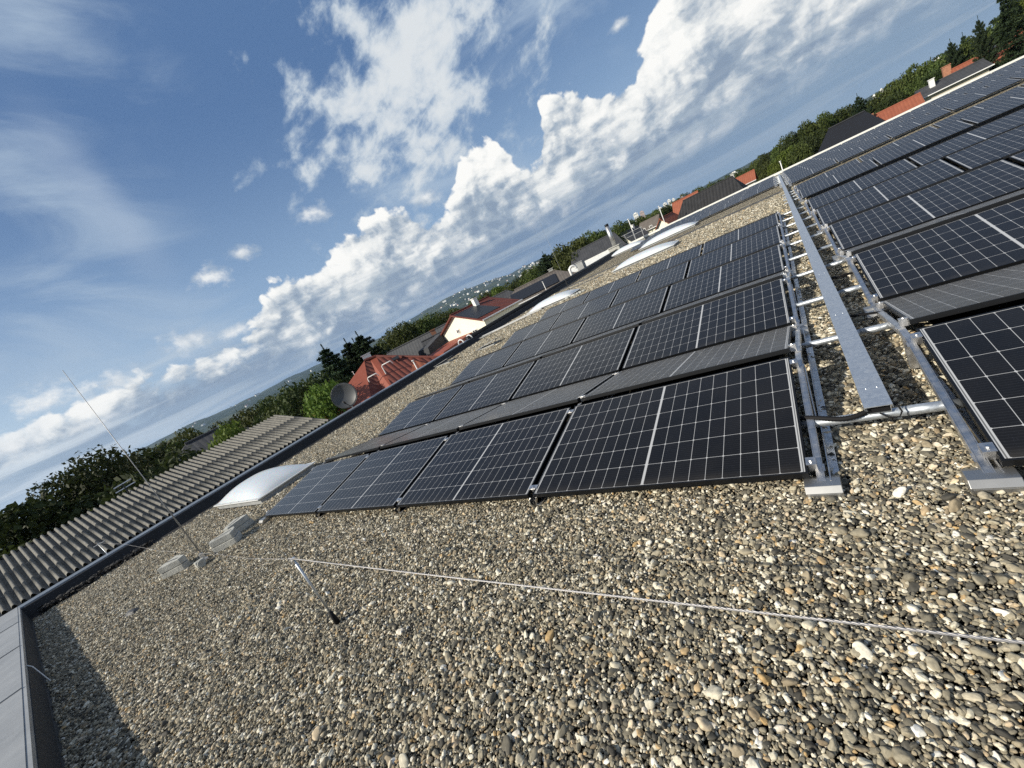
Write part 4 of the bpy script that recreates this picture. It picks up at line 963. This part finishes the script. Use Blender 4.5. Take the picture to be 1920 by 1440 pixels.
# distant high-rises and town
def tower(name, az, dist, w, d, z0, z1, m, label, grp='distant high-rise blocks'):
    x, y = dist*math.sin(R(az)), dist*math.cos(R(az))
    root = empty(name, (x, y, 0), -R(az)); tag(root, label, 'high-rise', grp)
    b = MB(); b.box(-w/2, -d/2, z0, w/2, d/2, z1); b.box(-w/4, -d/4, z1+.01, w/4, d/4, z1+3); b.build('block', m, root)
    n = max(3, int((z1-z0)/9)); wn = MB()
    for i in range(n):
        z = z0+(z1-z0)*(i+.6)/n; wn.box(-w/2+1, -d/2-.4, z, w/2-1, -d/2-.05, z+1.6)
    wn.build('window_band', 'pane_far', root)
mat('pane_far', (.25, .28, .32), .4)
for (az, ds, w, z0, z1, mm_, lb) in [(-14.75, 1500, 15, -25, 38, 'white_wall', 'pale broad tower behind the tall lamp pole'), (-14.0, 1450, 13, -25, 33, 'pink_wall', 'reddish tower beside the pale broad tower'),
                     (-11.9, 2200, 16, -30, 27, 'white_wall', 'white tower, first of the distant cluster left of the orange roof'), (-11.25, 2200, 17, -30, 36, 'white_wall', 'white tower, second of the distant cluster left of the orange roof'),
                     (-10.7, 2250, 15, -30, 42, 'white_wall', 'tallest white tower of the distant cluster left of the orange roof'), (-10.2, 2300, 12, -30, 38, 'white_wall', 'white tower nearest the orange roof in the distant cluster'),
                     (-9.3, 2300, 10, -30, 36, 'pink_wall', 'greyish slim tower half behind the orange roof trees'), (-12.6, 2100, 14, -30, 18, 'white_wall', 'low white block at the end of the distant tower cluster'),
                     (8.6, 1900, 8, -20, 34, 'white_wall', 'slim white tower beyond the dark treetops'), (9.15, 1900, 8, -20, 40, 'white_wall', 'tall slim white tower beside another beyond the treetops'), (9.6, 1900, 18, -20, 32, 'pink_wall', 'wide pinkish block beside the slim white towers'),
                     (12.0, 2000, 46, -20, 42, 'white_wall', 'wide white block peeping over the treetops'), (12.9, 2000, 26, -20, 46, 'white_wall', 'white block right of the wide block over the treetops'), (2.6, 1700, 30, -20, 27, 'white_wall', 'white low block among the trees above the far parapet'),
                     (-3.6, 1800, 22, -20, 16, 'white_wall', 'white block on the wooded slope above the black roof')]:
    tower('tower_block', az, ds, w, w*.8, z0, z1, mm_, lb)
def town():
    protos = []
    for i, (w, d, h, mm_, rr_) in enumerate([(14, 10, 8, 'white_wall', 'orange_tile'), (22, 12, 12, 'white_wall', 'grey_tile'), (12, 9, 7, 'cream_wall', 'dark_tile'), (34, 14, 15, 'white_wall', 'white_coping')]):
        root = empty('town_house', (0, 0, 0)); b = MB(); b.box(-w/2, -d/2, -4, w/2, d/2, h); b.build('wall', mm_, root)
        b = MB(); b.prism([(-d/2-.6, h+.01), (d/2+.6, h+.01), (0, h+ (3.5 if i != 3 else .8))], -w/2-.5, w/2+.5); b.uv = roof_uv(0); b.build('roof', rr_, root); protos.append(root)
    us = set(); rs = random.Random(11); n = 0
    zones = [(-71, -56, 2800, 5000, 18), (-52, -41, 2700, 5000, 22), (-41, -27.5, 2400, 5200, 90), (-27, -21, 2400, 4200, 14), (-90, -72, 3500, 5000, 10)]
    for (a0, a1, d0, d1, cnt) in zones:
        for _ in range(cnt):
            az = rs.uniform(a0, a1); ds = math.sqrt(rs.uniform(d0*d0, d1*d1)); k = rs.choice([0, 0, 1, 1, 2, 3])
            o = protos[k] if k not in us else copy_tree(protos[k]); us.add(k)
            z = float(hz(np.array(az), np.array(ds))); o.location = (ds*math.sin(R(az)), ds*math.cos(R(az)), z-.5); o.rotation_euler = (0, 0, rs.uniform(0, 3.1)); s = rs.uniform(.7, 1.25); o.scale = (s, s, s)
            tag(o, 'tiny pale house of the distant town on the hillside', 'house', 'distant town houses')
town()
g = empty('radio_mast', (6200*math.sin(R(-39.9)), 6200*math.cos(R(-39.9)), 225)); tag(g, 'tiny radio mast on top of the distant hill', 'mast')
m_ = MB(); m_.tube([(0, 0, -20), (0, 0, 70)], [3.5, 1.2], 6); m_.build('mast', 'curb_grey', g)

# ------------------------------------------------------------------ trees
def leaf_crown(name, seed, H, rad, m, nleaf, leaf, blobs=16, z0=.28, flat=1.):
    rs = np.random.default_rng(seed)
    cen = []
    for i in range(blobs):
        t = rs.uniform(0, 6.283); ph = rs.uniform(-1, 1); rr = rs.uniform(.25, .80)
        cz = H*(z0+(1-z0)*.5)+ph*H*(1-z0)*.36
        k = math.sqrt(max(.05, 1-(ph*.85)**2)); cen.append((rad*rr*k*math.cos(t), rad*rr*k*math.sin(t), cz, rad*rs.uniform(.26, .46)))
    cen.append((0, 0, H*.58, rad*.6)); cen.append((rs.uniform(-.2, .2)*rad, rs.uniform(-.2, .2)*rad, H*.80, rad*.40))
    cen = np.array(cen); wgt = cen[:, 3]**2; wgt /= wgt.sum()
    idx = rs.choice(len(cen), nleaf, p=wgt); d = rs.normal(size=(nleaf, 3)); d /= np.linalg.norm(d, axis=1)[:, None]
    rr = cen[idx, 3]*(rs.uniform(.35, 1., nleaf)**.35)*rs.uniform(.9, 1.12, nleaf)
    P = cen[idx, :3]+d*rr[:, None]*np.array([1, 1, .85*flat])
    nrm = d*.8+rs.normal(size=(nleaf, 3))*.75; nrm /= np.linalg.norm(nrm, axis=1)[:, None]
    a = np.cross(nrm, rs.normal(size=(nleaf, 3))); a /= np.linalg.norm(a, axis=1)[:, None]; b = np.cross(nrm, a)
    s = leaf*rs.uniform(.55, 1.35, nleaf)[:, None]
    q = np.stack([P-a*s, P+b*s*.55+nrm*s*.12, P+a*s, P-b*s*.55+nrm*s*.12], 1).reshape(-1, 3)
    me = bpy.data.meshes.new(name); me.vertices.add(len(q)); me.vertices.foreach_set('co', q.astype(np.float32).ravel())
    me.loops.add(4*nleaf); me.loops.foreach_set('vertex_index', np.arange(4*nleaf, dtype=np.int32)); me.polygons.add(nleaf)
    me.polygons.foreach_set('loop_start', np.arange(0, 4*nleaf, 4, dtype=np.int32)); me.polygons.foreach_set('loop_total', np.full(nleaf, 4, dtype=np.int32)); me.update(); me.validate()
    me.materials.append(MATS[m]); return me, cen
def tree_proto(name, seed, H, rad, m, nleaf=5200, leaf=.17, blobs=16):
    root = empty(name, (0, 0, 0)); me, cen = leaf_crown('crown', seed, H, rad, m, nleaf, leaf, blobs)
    c = bpy.data.objects.new('crown', me); COL.objects.link(c); c.parent = root
    t = MB(); t.tube([(0, 0, -.5), (.05, 0, H*.2), (0, .05, H*.45), (.1, 0, H*.75)], [.26, .20, .15, .05], 8)
    for i in range(0, len(cen), 3):
        p = Vector(cen[i, :3]); t.tube([(0, 0, H*.3), (p*.55+Vector((0, 0, p.z*.2)))[:], p[:]], [.09, .05, .02], 5)
    t.build('trunk', 'bark', root, smooth=True); return root
def conifer_proto(name, seed, H, rad, m='needle', whorls=17, droop=.25, dens=1.):
    rs = np.random.default_rng(seed); root = empty(name, (0, 0, 0)); P = []; A = []; S = []
    for w in range(whorls):
        t = w/(whorls-1); z = H*(.16+.80*t); L = rad*(1-t)**.62*rs.uniform(.70, 1.15)+.34
        nb = int(rs.integers(6, 9))
        for k in range(nb):
            th = 2*math.pi*(k+rs.uniform(-.4, .4))/nb+w*.7; Lk = L*rs.uniform(.55, 1.2); n = int((60+130*Lk)*dens)
            tt = rs.uniform(.08, 1., n)**.8; side = rs.normal(0, .19, n)*Lk*(1.05-tt)*1.6
            x = tt*Lk; zz = z+.18*Lk*tt-droop*Lk*tt**2+rs.normal(0, .07, n)-.10*rs.random(n)
            dx, dy = math.cos(th), math.sin(th)
            P.append(np.stack([dx*x-dy*side, dy*x+dx*side, zz], 1)); A.append(np.stack([dx+rs.normal(0, .5, n), dy+rs.normal(0, .5, n), rs.normal(-.1, .3, n)], 1)); S.append(np.full(n, .12)*rs.uniform(.6, 1.4, n))
    n = 240; z = rs.uniform(.9, 1.02, n)*H; P.append(np.stack([rs.normal(0, .05, n)*(1.1-z/H)*4, rs.normal(0, .05, n)*(1.1-z/H)*4, z], 1)); A.append(rs.normal(size=(n, 3))); S.append(np.full(n, .08))
    P = np.concatenate(P); A = np.concatenate(A); S = np.concatenate(S)[:, None]; A /= np.linalg.norm(A, axis=1)[:, None]
    Bv = np.cross(A, rs.normal(size=A.shape)*.4+np.array([0, 0, 1])); Bv /= np.linalg.norm(Bv, axis=1)[:, None]
    q = np.stack([P-A*S, P+Bv*S*.33, P+A*S, P-Bv*S*.33], 1).reshape(-1, 3); n = len(P)
    me = bpy.data.meshes.new('crown'); me.vertices.add(len(q)); me.vertices.foreach_set('co', q.astype(np.float32).ravel())
    me.loops.add(4*n); me.loops.foreach_set('vertex_index', np.arange(4*n, dtype=np.int32)); me.polygons.add(n)
    me.polygons.foreach_set('loop_start', np.arange(0, 4*n, 4, dtype=np.int32)); me.polygons.foreach_set('loop_total', np.full(n, 4, dtype=np.int32)); me.update(); me.validate(); me.materials.append(MATS[m])
    c = bpy.data.objects.new('crown', me); COL.objects.link(c); c.parent = root
    t = MB(); t.tube([(0, 0, -.5), (0, 0, H*.5), (0, 0, H*.97)], [.2, .11, .015], 8)
    t.build('trunk', 'bark', root, smooth=True); return root
TP = {'round': tree_proto('broadleaf_tree', 1, 9., 3.6, 'leaf_green', 9000, .17), 'wide': tree_proto('broadleaf_tree', 2, 9., 4.4, 'leaf_green', 9500, .18, 20), 'tall': tree_proto('broadleaf_tree', 3, 11., 3.0, 'leaf_dark', 8500, .18, 18),
      'dark': tree_proto('broadleaf_tree', 4, 9., 4.0, 'leaf_dark', 9000, .17), 'light': tree_proto('broadleaf_tree', 5, 8., 3.2, 'leaf_light', 8000, .15), 'big': tree_proto('broadleaf_tree', 6, 10., 4.2, 'leaf_dark', 26000, .11, 26),
      'fir': conifer_proto('conifer', 7, 11., 2.5, whorls=27, droop=.15, dens=1.0), 'pine': conifer_proto('conifer', 8, 12., 3.4, whorls=25, droop=-.10, dens=1.2)}
tused = set()
def tree(kind, az, dist, el, label, grp='trees around the houses', sw=1., H=None, group=True):
    """top of the crown seen at elevation el (degrees) from the roof"""
    base = {'round': 9., 'wide': 9., 'tall': 11., 'dark': 9., 'light': 8., 'big': 10., 'fir': 11., 'pine': 12.}[kind]
    o = TP[kind] if kind not in tused else copy_tree(TP[kind]); tused.add(kind)
    x, y = .23+dist*math.sin(R(az)), -2.12+dist*math.cos(R(az)); zt = 1.588+dist*math.tan(R(el)); gz_ = GZ-12*min(1, max(0, (dist-150)/900)); s = (zt-gz_)/(base*.97)
    o.location = (x, y, gz_); o.scale = (s*sw, s*sw, s); o.rotation_euler = (0, 0, (az*7.7+dist) % 6.28)
    tag(o, label, 'tree', grp)
tree('big', -84.6, 30, 2.75, 'big broad leafy tree above the corrugated roof at the picture edge', sw=.85)
tree('tall', -88.5, 28, 2.5, 'dark tree partly cut by the picture edge behind the corrugated roof', sw=1.2)
tree('dark', -81.4, 33, 1.7, 'dark bushy tree right beside the big leafy tree', sw=1.0)
tree('round', -78.4, 38, 1.05, 'green tree rising just left of the dark hidden roof', sw=.8)
tree('wide', -76.6, 44, 1.5, 'green tree behind the dark roof of the hidden house', sw=.7)
tree('dark', -79.5, 24, -.1, 'low dark tree against the corrugated roof beside the dark house', sw=.8)
tree('light', -73.0, 22, -.6, 'small olive bush in front of the dark hidden roof', sw=.5)
for i, (az, ds, el, kd, sw) in enumerate([(-71.5, 50, .9, 'dark', .8), (-69.3, 46, .55, 'round', .8), (-67.6, 52, .75, 'round', .8), (-65.8, 44, .9, 'dark', .8), (-63.6, 30, 1.0, 'dark', .75), (-64.8, 34, .4, 'wide', .7), (-61.8, 24, -1.1, 'light', .6), (-60.9, 40, .6, 'wide', .7), (-62.6, 36, -.2, 'dark', .7)]):
    tree(kd, az, ds, el, ['round dark tree farthest left in the row behind the corrugated gable', 'green tree, second in the row behind the corrugated gable', 'green tree, third in the row behind the corrugated gable', 'dark tree, fourth in the row behind the corrugated gable', 'dark rounded tree left of the small orange villa', 'wide green tree below the dark rounded tree', 'bright green bushy tree directly beside the satellite dish', 'green tree behind the small orange villa', 'dark tree between orange villa and corrugated roof'][i], sw=sw)
tree('fir', -58.9, 36, 3.45, 'spiky conifer with bare layered branches beside the dish', sw=1.05)
tree('fir', -56.1, 38, 2.95, 'dark conifer, middle of the three behind the red roof', sw=.95)
tree('fir', -54.4, 37, 3.1, 'dark conifer nearest the red roof peak', sw=1.1)
tree('fir', -55.2, 40, 2.6, 'dark conifer filling between the two behind the red roof', sw=1.1)
tree('tall', -57.3, 42, 1.7, 'dark leafy tree at the foot of the conifers', sw=.9)
for i, (az, ds, el, kd, sw) in enumerate([(-52.8, 60, .9, 'round', .7), (-51.2, 62, 1.3, 'round', .7), (-49.8, 60, 1.75, 'wide', .7), (-48.4, 60, 1.9, 'round', .75), (-47.0, 62, 1.55, 'wide', .7), (-45.6, 60, 1.35, 'round', .7), (-44.4, 66, 1.15, 'dark', .7), (-43.0, 64, 1.0, 'wide', .7), (-41.6, 70, .75, 'round', .6)]):
    tree(kd, az, ds, el, f'green tree, {ORD[i]} along the row behind the grey and yellow houses', 'tree row behind the grey roofed house', sw)
for i, (az, ds, el, kd, sw) in enumerate([(-38.2, 80, .85, 'round', .7), (-36.4, 82, .9, 'wide', .7), (-34.6, 80, .65, 'light', .7), (-33.0, 78, .55, 'round', .7), (-31.5, 76, .75, 'dark', .7), (-30.0, 74, .95, 'round', .7), (-28.8, 70, 1.2, 'wide', .7)]):
    tree(kd, az, ds, el, f'green tree, {ORD[i]} along the row behind the yellow and brown roofs', 'tree row behind the yellow house', sw)
tree('pine', -27.2, 60, 1.95, 'dark spreading conifer behind the far lightning rod', sw=.95)
for i, (az, ds, el, kd, sw) in enumerate([(-26.0, 62, .8, 'dark', .7), (-25.0, 60, 1.5, 'round', .7), (-23.6, 58, 1.75, 'wide', .7), (-22.3, 60, 1.5, 'round', .7), (-21.0, 60, 1.65, 'round', .65), (-19.8, 64, 1.2, 'dark', .7), (-18.9, 70, .9, 'round', .6), (-17.6, 72, 1.15, 'wide', .65), (-16.6, 80, .85, 'dark', .7), (-15.6, 90, .70, 'round', .7), (-14.6, 92, .55, 'round', .7), (-13.6, 94, .5, 'wide', .7), (-12.6, 95, .45, 'round', .7), (-11.7, 97, .5, 'dark', .7), (-10.8, 99, .45, 'round', .7)]):
    tree(kd, az, ds, el, f'green tree, {ORD[i]} along the row around the steel chimney', 'tree row around the steel chimney', sw)
for i, (az, ds, el, kd, sw) in enumerate([(-9.4, 100, .65, 'round', .6), (-8.4, 105, .6, 'dark', .6), (-7.6, 100, .55, 'round', .6), (-6.6, 105, .45, 'wide', .55), (-5.6, 110, .35, 'dark', .6), (-4.6, 120, .3, 'round', .6), (-3.4, 130, .35, 'round', .6), (-2.2, 115, .3, 'wide', .5), (-1.0, 110, .6, 'round', .6), (0.1, 106, .7, 'dark', .6)]):
    tree(kd, az, ds, el, f'green tree, {ORD[i]} along the row behind the long black roof', 'tree row behind the black roof', sw)
for i, (az, ds, el, kd, sw) in enumerate([(1.0, 96, .95, 'round', .6), (1.9, 94, 1.15, 'wide', .55), (2.8, 92, 1.35, 'dark', .6), (3.6, 92, 1.5, 'round', .6), (4.6, 94, 1.45, 'round', .6), (5.5, 96, 1.25, 'wide', .55), (6.4, 96, 1.1, 'dark', .6), (-.2, 100, -.1, 'wide', .6), (1.2, 82, -.1, 'light', .6), (2.4, 80, -.1, 'round', .6), (3.4, 84, .3, 'dark', .6), (0., 78, -.7, 'light', .5)]):
    tree(kd, az, ds, el, f'green tree, {ORD[i]} in the clump between the black and the solar covered roofs', 'tree clump above the far parapet', sw)
tree('pine', 7.5, 84, 1.5, 'dark ragged conifer above the solar covered roof', sw=.6)
for i, (az, ds, el, kd, sw) in enumerate([(8.3, 92, .7, 'dark', .6), (9.0, 92, .8, 'round', .55), (9.8, 92, 1.05, 'round', .6), (10.7, 92, 1.3, 'wide', .6), (11.6, 92, 1.45, 'round', .6), (12.5, 94, 1.3, 'dark', .6), (13.0, 90, 1.1, 'round', .6), (14.0, 90, 1.2, 'wide', .6), (14.9, 92, 1.3, 'round', .6), (16.0, 92, 1.6, 'round', .6), (17.0, 94, 2.0, 'light', .6), (18.2, 92, 2.3, 'light', .6), (9.6, 84, .2, 'dark', .6), (11.2, 86, .4, 'round', .6), (12.6, 86, .5, 'dark', .6)]):
    tree(kd, az, ds, el, f'green tree, {ORD[i]} in the wood behind the orange roofs', 'trees behind the orange roofs', sw)
tree('pine', 13.6, 88, 1.9, 'dark conifer, lower of the pair at the upper corner', sw=.5)
tree('pine', 15.2, 82, 2.4, 'dark conifer, middle of the group at the upper corner', sw=.42)
tree('fir', 16.7, 80, 3.8, 'tallest dark conifer at the upper corner of the picture', sw=.62)
tree('fir', 14.3, 90, 1.9, 'slim dark conifer between the two conifers at the upper corner', sw=.5)

# ------------------------------------------------------------------ the air
def haze():
    mt = bpy.data.materials.new('haze_air'); mt.use_nodes = True; T = NT(mt.node_tree); T.n.clear()
    out = T.new('ShaderNodeOutputMaterial'); v = T.new('ShaderNodeVolumePrincipled'); v.inputs['Density'].default_value = 6.5e-5; v.inputs['Color'].default_value = (.46, .65, .95, 1); v.inputs['Anisotropy'].default_value = .1
    T.l.new(v.outputs[0], out.inputs['Volume'])
    MATS['haze_air'] = mt
    m_ = MB(); m_.box(-9600, -9600, -60, 9600, 9600, 420); o = m_.build('haze', 'haze_air', None); tag(o, kind='stuff')
haze()
